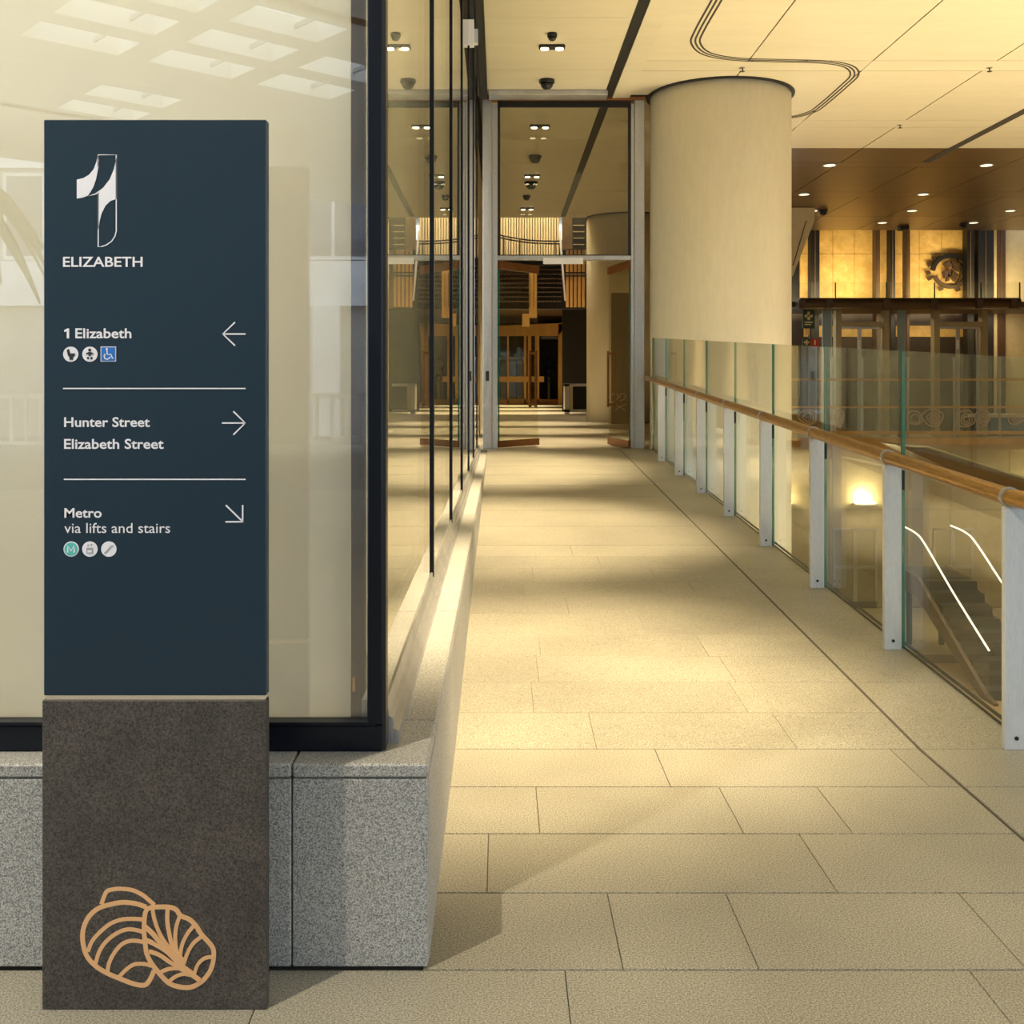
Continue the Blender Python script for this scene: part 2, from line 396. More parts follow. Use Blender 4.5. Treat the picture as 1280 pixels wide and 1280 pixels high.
# ================================================================ SETTING: ceiling
ceil = struct(box('ceiling', -9, 15.5, -4.6, 25.3, CEIL+.05, CEIL+.3, M['ceil_dark'], origin=(0,0,0)))
struct(box('ceiling_forecourt', -9, 15.5, -4.6, 9.62, CEIL, CEIL+.05, M['ceil'], origin=(0,0,0)))
def cpanel(x0, x1, y0, y1, m, z=CEIL, g=.007, name='ceiling_panel', par=ceil):
    return box(name, x0+g, x1-g, y0+g, y1-g, z, z+.04, M[m], par)
ceil2 = struct(box('ceiling_hall', 4.05, 15.5, 25.3, 27.6, CEIL+.05, CEIL+.3, M['ceil_dark'], origin=(0,0,0)))
# walkway strip
yy = 9.66
while yy < 25.2:
    y2 = min(yy+1.92, 25.3)
    cpanel(-.17, 1.41, yy, y2, 'ceil', g=.004)
    cpanel(1.52, 1.75, yy, y2, 'ceil', z=CEIL-.03, g=.001)
    yy = y2
box('track', 1.41, 1.52, 9.62, 25.3, CEIL-.012, CEIL+.03, M['black'], ceil)
box('edge_track', -.27, -.17, 9.62, 25.3, CEIL-.05, CEIL+.03, M['black'], ceil)
# hall ceiling: three metre bays with a service strip between
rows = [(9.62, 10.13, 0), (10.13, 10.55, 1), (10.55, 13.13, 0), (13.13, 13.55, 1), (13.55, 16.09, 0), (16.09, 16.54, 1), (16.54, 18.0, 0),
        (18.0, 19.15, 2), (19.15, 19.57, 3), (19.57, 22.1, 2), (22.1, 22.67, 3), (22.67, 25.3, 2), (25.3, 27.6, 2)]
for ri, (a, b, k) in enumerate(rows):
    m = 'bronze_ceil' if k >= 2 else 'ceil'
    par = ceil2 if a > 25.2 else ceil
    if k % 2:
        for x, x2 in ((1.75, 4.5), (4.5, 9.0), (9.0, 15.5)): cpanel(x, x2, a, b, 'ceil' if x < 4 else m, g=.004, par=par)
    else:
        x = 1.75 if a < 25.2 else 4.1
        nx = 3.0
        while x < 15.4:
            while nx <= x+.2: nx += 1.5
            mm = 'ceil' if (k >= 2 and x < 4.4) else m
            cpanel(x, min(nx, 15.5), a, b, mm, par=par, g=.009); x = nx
# curved air slot wrapping round the column
path = [(2.2, 9.62), (2.2, 11), (2.2, 12.0), (2.24, 12.45), (2.45, 12.85), (2.85, 13.06), (3.4, 13.12), (3.95, 13.18), (4.28, 13.36), (4.47, 13.72), (4.5, 14.2), (4.5, 15.2), (4.46, 15.6), (4.25, 15.9), (3.8, 16.0), (2.6, 16.02)]
path = smooth_line(path, 5)
for off in (-.05, 0, .05):
    v = []; n = len(path)
    for i, p in enumerate(path):
        a = path[max(i-1, 0)]; b = path[min(i+1, n-1)]
        t = Vector((b[0]-a[0], b[1]-a[1])).normalized(); nn = Vector((-t.y, t.x))
        for s in (off-.011, off+.011):
            q = Vector(p)+nn*s
            v += [(q.x, q.y, CEIL-.004), (q.x, q.y, CEIL+.03)]
    f = []
    for i in range(n-1):
        a, b = i*4, (i+1)*4
        f += [(a, a+2, b+2, b), (a+1, b+1, b+3, a+3), (a, b, b+1, a+1), (a+2, a+3, b+3, b+2)]
    mobj('air_slot', v, f, M['ceil_dark'], ceil)
box('light_slot', 7.42, 7.56, 15.0, 19.1, CEIL-.006, CEIL+.03, M['ceil_dark'], ceil)

# ceiling fittings
def disc(mb, x, y, z, r, h, n=16): mb.lathe(x, y, [(r, z), (r, z+h)], n)
G_DL = 'twin downlights over the walkway'
def twin(y, label):
    t = thing('twin_downlight', (.6, y, CEIL), label, 'downlight', G_DL)
    box('housing', .45, .75, y-.06, y+.06, CEIL-.035, CEIL, M['black'], t, bev=.01)
    for s in (-.085, .085):
        b = MB(); disc(b, .6+s, y, CEIL-.045, .045, .012); b.build('lamp', M['glow_warm'], t)
tl = {4.85: 'black twin downlight above the start of the ramp', 8.6: 'black twin downlight above the middle of the ramp', 12.54: 'black twin downlight before the glazed portal',
      16.4: 'black twin downlight just past the glazed portal', 20.3: 'black twin downlight between two dome cameras past the portal', 24.1: 'black twin downlight at the end of the walkway ceiling'}
for y in tl: twin(y, tl[y])
def dome(x, y, r, label, name='dome_camera', cat='camera', m='black'):
    t = thing(name, (x, y, CEIL), label, cat, 'ceiling dome cameras')
    b = MB(); b.lathe(x, y, [(r, CEIL), (r, CEIL-.04), (r*.95, CEIL-.045)][::-1], 16); b.build('base_ring', M['dark_metal'], t)
    b = MB(); b.lathe(x, y, [(r*.15, CEIL-.045-r*.75), (r*.5, CEIL-.045-r*.66), (r*.75, CEIL-.045-r*.4), (r*.82, CEIL-.045)], 16); b.build('lens_dome', M[m], t, smooth=True)
dome(.6, 13.95, .10, 'black dome camera hanging just in front of the portal head')
dome(.58, 12.1, .055, 'small black dome camera beside the downlight before the portal')
dome(.6, 18.6, .11, 'black dome camera past the portal behind the first downlight')
dome(.6, 21.0, .13, 'large black dome camera deeper along the walkway ceiling')
dome(.55, 22.5, .08, 'small black dome camera before the last walkway downlight')
dome(PX(1029,24.4), 24.4, .10, 'black dome camera on the bronze ceiling beside the sloping fin')
dome(PX(1205,26.4), 26.4, .10, 'black dome camera on the bronze ceiling near the dark columns')
def down(px, py, label):
    d = (CEIL-EYE)*F/(VY-py)
    t = thing('recessed_downlight', (PX(px,d), d, CEIL), label, 'downlight', 'recessed downlights in the bronze ceiling')
    b = MB(); b.lathe(PX(px,d), d, [(.13, CEIL-.012), (.13, CEIL)], 18); b.build('trim_ring', M['steel'], t)
    b = MB(); b.lathe(PX(px,d), d, [(.10, CEIL-.016), (.10, CEIL-.012)], 18); b.build('lamp', M['glow_small'], t)
for px, py, lb in ((1037,206,'beside the round column, first on the bronze'), (1233,206,'near the wide ceiling slot'), (1154,242.5,'in the middle service strip above the gold wall'), (1005,242.5,'right above the sloping fin'),
                   (1016,263,'between the sloping fin and its dome camera'), (1140,263,'above the slim brown column nearest the medallion'), (1103,278,'close to the gold wall by the black sensor box'), (1217,278,'close to the black column touching the medallion'), (1263,263,'above the cream end wall')):
    down(px, py, 'round recessed downlight '+lb)
sb = thing('smoke_beam_box', (PX(1128,27), 27, CEIL), 'black rectangular box fixed to the bronze ceiling near the gold wall', 'sensor')
box('case', PX(1123,27), PX(1134,27), 26.85, 27.1, CEIL-.09, CEIL, M['black'], sb, bev=.015)
box('bracket', PX(1125,27), PX(1132,27), 26.9, 27.0, CEIL-.1, CEIL-.09, M['dark_metal'], sb)
for px, py, lb in ((928, 84.5, 'sprinkler head on the cream ceiling above the round column'), (1237, 84.5, 'sprinkler head in the service strip right of the curved air slot'), (1125, 156, 'sprinkler head in the service strip nearest the bronze ceiling')):
    d = (CEIL-EYE)*F/(VY-py); x = PX(px, d)
    t = thing('sprinkler_head', (x, d, CEIL), lb, 'sprinkler', 'ceiling sprinklers')
    b = MB(); b.lathe(x, d, [(.035, CEIL-.006), (.035, CEIL)], 14); b.build('rosette', M['steel'], t)
    b = MB(); b.lathe(x, d, [(.03, CEIL-.05), (.03, CEIL-.046), (.008, CEIL-.044), (.008, CEIL-.006)], 12); b.build('deflector', M['dark_metal'], t)

# ================================================================ columns
def column(cx, cy, z0, z1, label):
    t = thing('round_column', (cx, cy, z0), label, 'column')
    b = MB(); b.lathe(cx, cy, [(.94, z0), (.94, z1)], 72); o = b.build('shaft', M['column'], t)
    for p in o.data.polygons: p.use_smooth = len(p.vertices) == 4
    b = MB(); b.lathe(cx, cy, [(.955, z1), (.985, z1+.002), (.985, z1+.025)], 72); b.build('shadow_gap', M['black'], t)
column(2.98, 14.75, -4.5, CEIL-.02, 'thick round cream column rising through the void beside the balustrade')
column(2.98, 25.6, ZL, CEIL-.02, 'round cream column standing on the landing beyond the open doors')

# ================================================================ balustrade
POSTS = [4.168+1.305*k for k in range(8)]
bal_label = 'frameless glass balustrade with brass handrail and grey steel posts along the ramp'
bal = thing('balustrade', (2.0, 9, 0), bal_label, 'balustrade')
for k, y in enumerate(POSTS):
    z = fz(y)
    o = box('post', 1.931, 2.018, y-.008, y+.022, z, z+.93, M['post'] , bal, bev=.002)
    b = MB(); b.tube([(1.975, y-.012, z+.045), (1.975, y-.006, z+.045)], .008, 8); b.build('bolt', M['dark_metal'], o)
    b = MB(); b.add(*(lambda m: (m.v, m.f))(MB().tube([(1.955, y+.006-.012, z+.966), (1.955, y+.006+.012, z+.966)], .039, 20)))
    b.build('rail_collar', M['steel'], o)
    box('glass_clip', 2.018, 2.036, y+.002, y+.035, z+.80, z+.90, M['dark_metal'], o, bev=.002)
    # glass panel from this post to the next
    y1 = POSTS[k+1] if k < 7 else 14.55
    a, c = y+.030, y1+.018 if k < 7 else 14.5
    v = [(2.028,a,fz(a)-.05),(2.044,a,fz(a)-.05),(2.044,c,fz(c)-.05),(2.028,c,fz(c)-.05),(2.028,a,fz(a)+1.5),(2.044,a,fz(a)+1.5),(2.044,c,fz(c)+1.5),(2.028,c,fz(c)+1.5)]
    p = mobj('glass_panel', v, [(3,0,4,7), (1,2,6,5)], M['balglass'], bal)
    # polished green edge facing the walker
    mobj('polished_edge', v, [(0,1,5,4), (2,3,7,6), (4,5,6,7)], M['glassedge'], p)
# a last panel towards the forecourt, right of the first post
v = bv(2.028, 2.044, 2.9, 4.18, -.05, 1.5)
p = mobj('glass_panel', v, [(3,0,4,7), (1,2,6,5)], M['balglass'], bal)
mobj('polished_edge', v, [(0,1,5,4), (2,3,7,6), (4,5,6,7)], M['glassedge'], p)
b = MB()
ra = [(1.955, 2.9, .966), (1.955, D0, .966)]+[(1.955, D0+.3+.6*i, fz(D0+.3+.6*i)+.966) for i in range(17)]+[(1.955, 14.62, ZL+.966)]
b.tube(ra, .034, 20); b.build('handrail', M['brass'], bal, smooth=True)
b = MB(); b.tube([(1.985, 2.9, .932), (1.985, D0, .932), (1.985, 14.6, ZL+.932)], .006, 8); b.build('rail_channel', M['white'], bal)

# ================================================================ glazed portal with open doors
po = thing('glazed_portal', (.86, YP, ZL), 'tall grey steel door frame with glass transom at the top of the ramp', 'door frame')
JL0, JL1, JR0, JR1 = PX(603.5,YP), PX(622,YP), PX(788.5,YP), PX(805,YP)
ZT = PZ(131,YP)
for nm, a, b in (('jamb', JL0, JL0+.125), ('jamb', JR0+.045, JR1)):
    box(nm, a, b, YP-.06, YP+.10, ZL, ZT+.05, M['steel'], po, bev=.006)
box('jamb_rebate', JL0+.125, JL1, YP-.03, YP+.08, ZL, ZT, M['steel'], po, bev=.004)
box('jamb_rebate', JR0, JR0+.045, YP-.03, YP+.08, ZL, ZT, M['steel'], po, bev=.004)
box('head_beam', JL0-.0, JR1+.02, YP-.08, YP+.1, ZT+.05, ZT+.10, M['bronze'], po, bev=.006)
box('head_trim', JL0, JR1+.08, YP-.12, YP+.1, ZT+.10, CEIL-.0, M['frame'], po)
box('head_flashing', PX(611,YP-.4), PX(760,YP-.4), YP-.4, YP-.13, CEIL-.07, CEIL-.005, M['steel'], po, bev=.004)
ZTR = PZ(322,YP)
box('transom_rail', JL1-.0, JR0, YP-.03, YP+.08, ZTR-.035, ZTR+.025, M['steel'], po, bev=.004)
tf = MB()
tf.box(JL1, JR0, YP+.0, YP+.04, ZT-.03, ZT+.05).box(JL1, JL1+.035, YP, YP+.04, ZTR+.025, ZT).box(JR0-.035, JR0, YP, YP+.04, ZTR+.025, ZT).box(JL1, JR0, YP, YP+.04, ZTR+.025, ZTR+.04)
tf.build('transom_gasket', M['black'], po)
box('transom_pane', JL1+.03, JR0-.03, YP+.014, YP+.026, ZTR+.035, ZT-.02, M['doorglass'], po)
box('closer_box', PX(679,YP-.06), PX(729,YP-.06), YP-.06, YP-.03, PZ(330.5,YP), PZ(322.5,YP), M['white'], po, bev=.004)
box('card_reader', JL0+.04, JL0+.085, YP-.075, YP-.06, PZ(476,YP), PZ(464,YP), M['black'], po, bev=.003)
def leaf(hx, ang, s, label):
    t = thing('door_leaf', (hx, YP+.03, ZL), label, 'door', 'open glass doors')
    ca, sa = math.cos(R(ang))*s, math.sin(R(ang))
    def ob(nm, u0, u1, t0, t1, z0, z1, m, par=t):
        # u along the leaf, t across it
        v = []
        for z in (z0, z1):
            for u, q in ((u0,t0), (u1,t0), (u1,t1), (u0,t1)):
                v.append((hx+u*ca-q*sa*s, YP+.03+u*sa+q*ca*s, z))
        return mobj(nm, v, BF, M[m], par)
    zt = ZTR-.04
    ob('glass', .01, .87, -.006, .006, ZL+.10, zt-.10, 'doorglass')
    ob('bottom_rail', 0, .88, -.022, .022, ZL+.012, ZL+.105, 'bronze')
    ob('top_rail', 0, .88, -.022, .022, zt-.11, zt, 'bronze')
    ob('hinge_edge', 0, .012, -.008, .008, ZL+.1, zt-.1, 'glassedge')
    h = ob('pull_handle', .74, .775, .04, .065, ZL+.55, ZL+1.35, 'bronze')
    ob('handle_stub', .745, .77, -.0, .045, ZL+.57, ZL+.60, 'bronze', h); ob('handle_stub', .745, .77, -.0, .045, ZL+1.30, ZL+1.33, 'bronze', h)
    h = ob('pull_handle', .74, .775, -.065, -.04, ZL+.55, ZL+1.35, 'bronze')
    ob('handle_stub', .745, .77, -.045, 0, ZL+.57, ZL+.60, 'bronze', h); ob('handle_stub', .745, .77, -.045, 0, ZL+1.30, ZL+1.33, 'bronze', h)
leaf(JL1+.012, 50, 1, 'glass door leaf with bronze rails swung open beside the card reader jamb')
leaf(JR0-.012, 77, -1, 'glass door leaf with bronze rails swung wide open by the round column')
# scroll graphic on the glass screen behind the doors
def px_stroke(mb, pts, wd, d, t=.004, closed=False, n=6):
    q = smooth_line([(PX(a,d), PZ(b,d)) for a, b in pts], n, closed)
    ribbon(mb, q, wd*d/F, d, t, closed)
dark = thing('poster_screen', (PX(775,24), 24, ZL), 'dark screen with pale scroll lines standing past the right door leaf', 'screen')
rect('board', 764, 787, 366, 529.8, 24.0, .05, M['brown'], dark)
b = MB(); px_stroke(b, [(765,494),(769,491),(773,496),(769,501),(764,503)], 1.4, 23.99); px_stroke(b, [(774,497),(777,492),(782,494),(780,499),(774,501)], 1.4, 23.99)
px_stroke(b, [(768,505),(775,509),(782,513)], 1.4, 23.99); px_stroke(b, [(769,513),(776,508),(783,505)], 1.4, 23.99); b.build('scroll_print', M['decal'], dark)

# ================================================================ beyond the doors
struct(box('wall_corridor_left', -.9, -.35, 15.0, 52, 0, 9, M['plaster']))
struct(box('wall_corridor_right', 3.95, 4.05, 15.75, 52, -4.5, 9, M['plaster']))
struct(box('ceiling_corridor', -.35, 3.95, 30.6, 52, 4.28, 4.4, M['brown']))
struct(box('ceiling_stairwell', -.35, 3.95, 25.3, 52, 9, 9.2, M['ceil']))
struct(box('ceiling_edge', -.35, 3.95, 25.3, 25.5, CEIL+.0, 9, M['ceil']))
lamp('stairwell_cove', 'AREA', (.8, 27.2, 8.6), 260, (1, .86, .62), (.8, 29.6, 5.5), shape='RECTANGLE', size=3, size_y=.4)
sscr = thing('slat_screen', (.7, 29.5, 4.3), 'bright screen of upright pale timber slats above the stairs', 'screen')
x0, x1 = PX(612, 29.5), PX(699, 29.5)
rect('backing', 612, 699, 200, 322, 29.62, .06, M['khaki'], sscr)
n = 26
for i in range(n):
    xc = x0+(x1-x0)*(i+.5)/n
    box('slat', xc-.023, xc+.023, 29.5, 29.6, PZ(322,29.5), 9.0, M['woodslat'], sscr)
rail = thing('curved_rail', (.6, 29.0, 4.5), 'thin dark double handrail curving in front of the slat screen', 'handrail')
for dy in (0, 3.2):
    b = MB(); b.tube([P(a, q+dy, 29.0+.3*math.sin(i)) for i, (a, q) in enumerate(smooth_line([(612,289),(624,293.5),(640,297),(660,300),(680,301.3),(699,301.5)], 4))], .022, 6)
    b.build('rail_bar', M['dark_metal'], rail)
for a, q in ((630,295), (650,299), (672,301), (694,302)):
    b = MB(); b.tube([P(a,q,29.0), P(a,322,29.0)], .015, 6); b.build('upright', M['dark_metal'], rail)
    rect('bracket', a-.5, a+.5, 319, 320, 28.98, .52, M['dark_metal'], rail)
st = thing('dark_stair', (.5, 29.6, 3.4), 'dark stair flight with pale nosings seen under the slat screen', 'stair')
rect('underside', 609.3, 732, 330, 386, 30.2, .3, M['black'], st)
for i in range(9):
    q = 331+i*5.6
    rect('tread', 612, 703-.2*i, q, q+1.0, 29.9-.02*i, .3, M['brown'], st)
b = MB(); b.add([P(698,288,29.4),P(701,288,29.4),P(707.5,376,29.4),P(705.5,376,29.4),P(698,288,29.5),P(701,288,29.5),P(707.5,376,29.5),P(705.5,376,29.5)], BF); b.build('stringer', M['white'], st)
for i in range(16):
    a = 625+i*4.7
    b = MB(); b.tube([P(a,340-.12*(i-8)**2*.2,29.45), P(a,384,29.45)], .008, 5); b.build('baluster', M['dark_metal'], st)
ws = thing('hanging_slats', (PX(718,29), 29, 3.5), 'group of wide honey timber slats hanging beside the dark stair', 'slats')
for i in range(5):
    rect('slat', 707.5+i*5, 710.8+i*5, 312, 384, 29.0, .06, M['goldframe'], ws)
rect('crossbar', 706, 732, 340, 341.5, 28.95, .06, M['dark_metal'], ws); rect('crossbar', 706, 810.4, 344, 345.5, 28.95, .04, M['dark_metal'], ws)
bx_ = thing('louvre_box', (PX(723,28.5), 28.5, 4.9), 'black louvred box above the hanging timber slats', 'vent')
rect('case', 716, 813.4, 271.5, 310, 28.5, .3, M['black'], bx_)
for q in (281, 289, 297, 305): rect('louvre', 716.5, 730.5, q, q+1, 28.46, .06, M['khaki'], bx_)
rect('side_panel', 703, 715.5, 271, 311, 28.55, .3, M['brown'], bx_)
gp = thing('timber_post', (PX(666,28.6), 28.6, 3), 'honey coloured timber post hanging behind the left door leaf', 'post')
rect('shaft', 661.5, 671, 338, 397, 29.5, .26, M['goldframe'], gp); rect('foot', 653, 662, 392, 408, 29.55, .15, M['goldframe'], gp)
# far golden door frame
gf = thing('golden_doorway', (PX(660,46), 46, ZL), 'golden timber doorway frame with dark glass doors at the far end', 'doorway')
D2 = 46.0
b = MB(); b.add([P(606,408,D2),P(699,404,D2),P(708,404,D2),P(698,420,D2),P(606,420,D2)]+[P(606,408,D2+.5),P(699,404,D2+.5),P(708,404,D2+.5),P(698,420,D2+.5),P(606,420,D2+.5)],
    [(0,1,2,3,4),(9,8,7,6,5),(0,5,6,1),(1,6,7,2),(2,7,8,3),(3,8,9,4),(4,9,5,0)]); b.build('lintel', M['goldframe'], gf)
b = MB(); b.add([P(698,405,D2),P(708,405,D2),P(701,514,D2),P(697.5,514,D2),P(698,405,D2+.5),P(708,405,D2+.5),P(701,514,D2+.5),P(697.5,514,D2+.5)], BF); b.build('jamb', M['goldframe'], gf)
b = MB(); b.add([P(708,405,D2),P(711.5,405,D2),P(702.5,514,D2),P(701,514,D2),P(708,405,D2+.5),P(711.5,405,D2+.5),P(702.5,514,D2+.5),P(701,514,D2+.5)], BF); b.build('jamb_edge', M['brown'], gf)
for a, c in ((610,634), (636,660), (674,697)):
    rect('glass_door', a, c, 420, 505, D2+.3, .04, M['doorglass'], gf)
for a, c in ((634,636), (660,664), (669,674), (655,658)): rect('stile', a, c, 420, 506, D2+.25, .1, M['goldframe'], gf)
rect('push_rail', 610, 680, 470.5, 477.5, D2+.2, .06, M['goldframe'], gf)
rect('bottom_rail', 610, 697, 499, 506, D2+.25, .1, M['bronze'], gf)
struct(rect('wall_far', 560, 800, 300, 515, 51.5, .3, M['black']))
# street furniture glimpsed beyond the glass doors
kio = thing('grey_kiosk', (PX(643,50), 50, ZL), 'pale grey kiosk seen through the far golden doorway', 'kiosk')
rect('body', 626, 655, 450, 504, 50, .8, M['bgrey'], kio); rect('roof', 624, 657, 446, 450, 49.9, 1.0, M['bwhite'], kio)
for a in (635, 645): rect('shutter_line', a, a+1, 452, 499, 49.98, .02, M['dark_metal'], kio)
sh = thing('street_shrub', (PX(686,50), 50, ZL), 'green leafy shrub seen through the far golden doorway', 'shrub')
b = MB()
for i in range(90):
    c = Vector(P(686+random.gauss(0,4.5), 458+random.gauss(0,7), 50+random.uniform(-.3,.3))); u = Vector((random.uniform(-1,1),random.uniform(-1,1),random.uniform(-1,1)))*.12; v_ = Vector((random.uniform(-1,1),random.uniform(-1,1),random.uniform(-1,1)))*.09
    b.add([tuple(c-u), tuple(c+v_), tuple(c+u), tuple(c-v_)], [(0,1,2,3)])
o = b.build('foliage', M['leaf'], sh); o['kind'] = 'stuff'
b = MB(); b.tube([P(686,508,50), P(686,455,50)], .06, 6); b.build('stem', M['bwhite'], sh)
cab = thing('steel_cabinet', (PX(718,31.5), 31.5, ZL), 'open silver framed cabinet standing beside the far column', 'cabinet')
cb = MB(); cb.box(PX(706,31.5),PX(712,31.5),31.5,32.1,ZL,PZ(480,31.5)); cb.build('side_panel', M['steel'], cab)
rect('top', 706, 735, 479.5, 483, 31.5, .6, M['steel'], cab); rect('base', 706, 735, 512, 515, 31.5, .6, M['steel'], cab)
rect('inner_post', 712.5, 716, 483, 512, 31.5, .05, M['khaki'], cab); rect('back', 712, 735, 483, 512, 32.0, .05, M['black'], cab)
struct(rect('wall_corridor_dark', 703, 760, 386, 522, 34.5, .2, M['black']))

# ================================================================ hall: lower concourse
ZF = -4.5
BW = 28.7
struct(box('floor_concourse', EDGE, 15.5, 3.9, BW, ZF-.2, ZF, M['tanfloor'], origin=(0,0,0)))
struct(box('wall_ramp_side', EDGE-.1, EDGE-.01, 4.1, 15.6, ZF, -.3, M['khaki']))
struct(box('wall_near', EDGE, 15.5, 3.9, 4.1, ZF, -.012, M['khaki']))
struct(box('wall_right', 15.5, 15.7, 3.9, 36, ZF, CEIL+.3, M['plaster']))
wl = struct(box('wall_concourse_back', 4.05, 15.5, BW, BW+.2, ZF, -.3, M['brown'], origin=(0,0,0)))
xx = 4.08
for i in range(7):
    box('wall_panel', xx+.008, xx+1.55, BW-.03, BW, -1.9, -.32, M['khaki'], wl)
    box('wall_panel', xx+.008, xx+1.55, BW-.03, BW, -4.48, -1.915, M['khaki'], wl); xx += 1.558
for i in range(6):     # joints of the concourse floor
    box('floor_joint', EDGE, 15.5, 9.0+2.4*i, 9.02+2.4*i, ZF, ZF+.002, M['brown'], bpy.data.objects['floor_concourse'])
box('floor_band', EDGE, 15.5, 23.0, 23.7, ZF, ZF+.004, M['brown'], bpy.data.objects['floor_concourse'])
box('floor_field', 4.1, 15.5, 23.7, BW-.1, ZF, ZF+.004, M['khaki'], bpy.data.objects['floor_concourse'])
mez = struct(box('floor_mezzanine', 4.05, 15.5, 28.2, 36, -.3, 0, M['tanfloor'], origin=(0,0,0)))
box('slab_edge', 4.05, 15.5, 28.12, 28.2, -.17, .01, M['goldframe'], mez)
# wall lights of the concourse
for px, lb in ((1079, 'lit wall light beside the concourse glass doors'), (975, 'lit wall light on the concourse wall hidden past the column'), (1300, 'lit wall light at the right end of the concourse wall')):
    x = PX(px, BW)
    t = thing('wall_light', (x, BW-.1, PZ(628,BW)), lb, 'wall light', 'concourse wall lights')
    z = PZ(628, BW)
    b = MB(); b.box(x-.28, x+.28, BW-.25, BW-.03, z-.05, z-.01); b.build('tray', M['steel'], t)
    b = MB(); b.box(x-.25, x+.25, BW-.23, BW-.05, z-.008, z+.02); b.build('diffuser', M['glow_warm'], t)
    lamp('wall_light_lamp', 'POINT', (x, BW-.3, z+.15), 60, (1, .8, .45), shadow_soft_size=.1)
def concourse_door(px0, px1, lb):
    d = BW-.06
    t = thing('concourse_door', (PX((px0+px1)/2,d), d, ZF), lb, 'glass door', 'concourse glass doors')
    z1 = PZ(660, d); xa, xb = PX(px0,d), PX(px1,d); xm = (xa+xb)/2
    for a, c, n_ in ((xa, xa+.06, 'stile'), (xb-.06, xb, 'stile'), (xm-.05, xm+.05, 'stile')): box(n_, a, c, d-.04, d, ZF, z1, M['steel'], t)
    box('head_rail', xa, xb, d-.04, d, z1-.06, z1, M['steel'], t); box('bottom_rail', xa, xb, d-.04, d, ZF, ZF+.18, M['frame_brown'], t)
    box('mid_rail', xa, xb, d-.05, d-.01, ZF+1.05, ZF+1.12, M['steel'], t)
    box('pane', xa+.06, xm-.05, d-.025, d-.015, ZF+.18, z1-.06, M['clear'], t); box('pane', xm+.05, xb-.06, d-.025, d-.015, ZF+.18, z1-.06, M['clear'], t)
concourse_door(1041, 1096, 'glazed concourse doors directly under the lit wall light')
concourse_door(1166, 1216, 'glazed concourse doors behind the escalator handrails')
# escalator with lit handrails
es = thing('escalator', (9.6, 22, ZF), 'dark escalator with two glowing handrail strips in the lower hall', 'escalator')
EX0, EX1 = 9.12, 10.15
prof = [(19.9, ZF), (20.5, ZF), (23.7, -3.2), (24.9, -3.2), (24.9, -2.75), (23.6, -2.78), (20.3, ZF+.12), (19.9, ZF+.05)]
for xa in (EX0-.08, EX1):
    MB().prism(prof, 'x', xa, xa+.08).build('side_cladding', M['brown'], es)
for i in range(9):
    y = 23.5-.36*i; z = -2.8-.19*i
    box('step', EX0, EX1, y-.36, y+.02, z-.19, z, M['dark_metal'], es)
for xa in (EX0+.1, EX1-.2): box('prop', xa, xa+.1, 24.6, 24.7, ZF, -2.85, M['dark_metal'], es)
box('landing_plate', EX0, EX1, 23.5, 24.9, -2.85, -2.78, M['dark_metal'], es)
for xa in (EX0-.04, EX1+.04):
    rp = smooth_line([(xa, 24.6, -1.80), (xa, 23.75, -1.86), (xa, 23.2, -2.05), (xa, 21.8, -2.78), (xa, 20.2, -3.55)], 5)
    b = MB(); b.tube(rp, .018, 8); b.build('lit_handrail', M['glow_soft'], es)
    lo = [(p[0], p[1], p[2]-.95) for p in rp]
    v = []; f = []
    for p, q in zip(rp, lo): v += [p, q]
    for i in range(len(rp)-1): f.append((2*i, 2*i+1, 2*i+3, 2*i+2))
    mobj('glass_side', v, f, M['clear'], es)
# sloping brown truss of a second flight under the mezzanine edge
tr = thing('sloping_truss', (11, 26, -.6), 'brown sloping escalator truss under the mezzanine edge', 'truss')
b = MB()
b.prism([(PX(1120,26), PZ(556,26)), (PX(1160,26), PZ(558,26)), (PX(1310,26), PZ(606,26)), (PX(1310,26), PZ(630,26)), (PX(1200,26), PZ(592,26))], 'y', 26, 27.2)
b.build('cladding', M['brown'], tr)
b = MB(); b.tube([P(1125,557,25.98), P(1160,559,25.98), P(1310,607,25.98)], .03, 6); b.build('edge_trim', M['khaki'], tr)
# dark base beside the column
db = thing('stepped_base', (PX(1000,17), 17, ZF), 'dark stepped stone base beside the round column', 'base')
for i in range(3):
    box('step', 4.1, 5.1-.25*i, 16.6, 18.4, ZF+.5*i+.0, ZF+.5*i+.5, M['brown'], db)

# ================================================================ hall: mezzanine balustrade
mb_ = thing('mezzanine_balustrade', (9, 28.15, 0), 'glass balustrade with gold rails and oyster prints across the void', 'balustrade')
DM = 28.15
for q, h in ((474.5, 2.6), (509, 2.4), (541, 4.5)):
    rect('rail', 985, 1300, q-h/2, q+h/2, DM-.03, .05, M['goldframe'], mb_)
for a in (1040, 1078, 1135, 1193, 1250):
    rect('stanchion', a-1.2, a+1.2, 446, 549, DM-.02, .06, M['steel'], mb_)
for a, c in ((985,1039), (1041,1077), (1079,1134), (1136,1192), (1194,1249), (1251,1300)):
    rect('glass_panel', a, c, 446, 547, DM+.02, .012, M['clear'], mb_)
def oyster(cx, cy, w_, h_, lines=2):
    b = MB(); d = DM-.035
    pts = [(cx+w_*math.cos(t)*(1+.12*math.sin(3*t+cx)), cy+h_*math.sin(t)*(1+.1*math.cos(2*t+cx))) for t in [2*math.pi*i/12 for i in range(12)]]
    px_stroke(b, pts, 1.6, d, .004, True, 3)
    for j in range(lines):
        s = .62-.28*j
        px_stroke(b, [(cx+(p[0]-cx)*s+1, cy+(p[1]-cy)*s+1) for p in pts], 1.3, d, .004, True, 3)
    b.build('oyster_print', M['decal'], mb_)
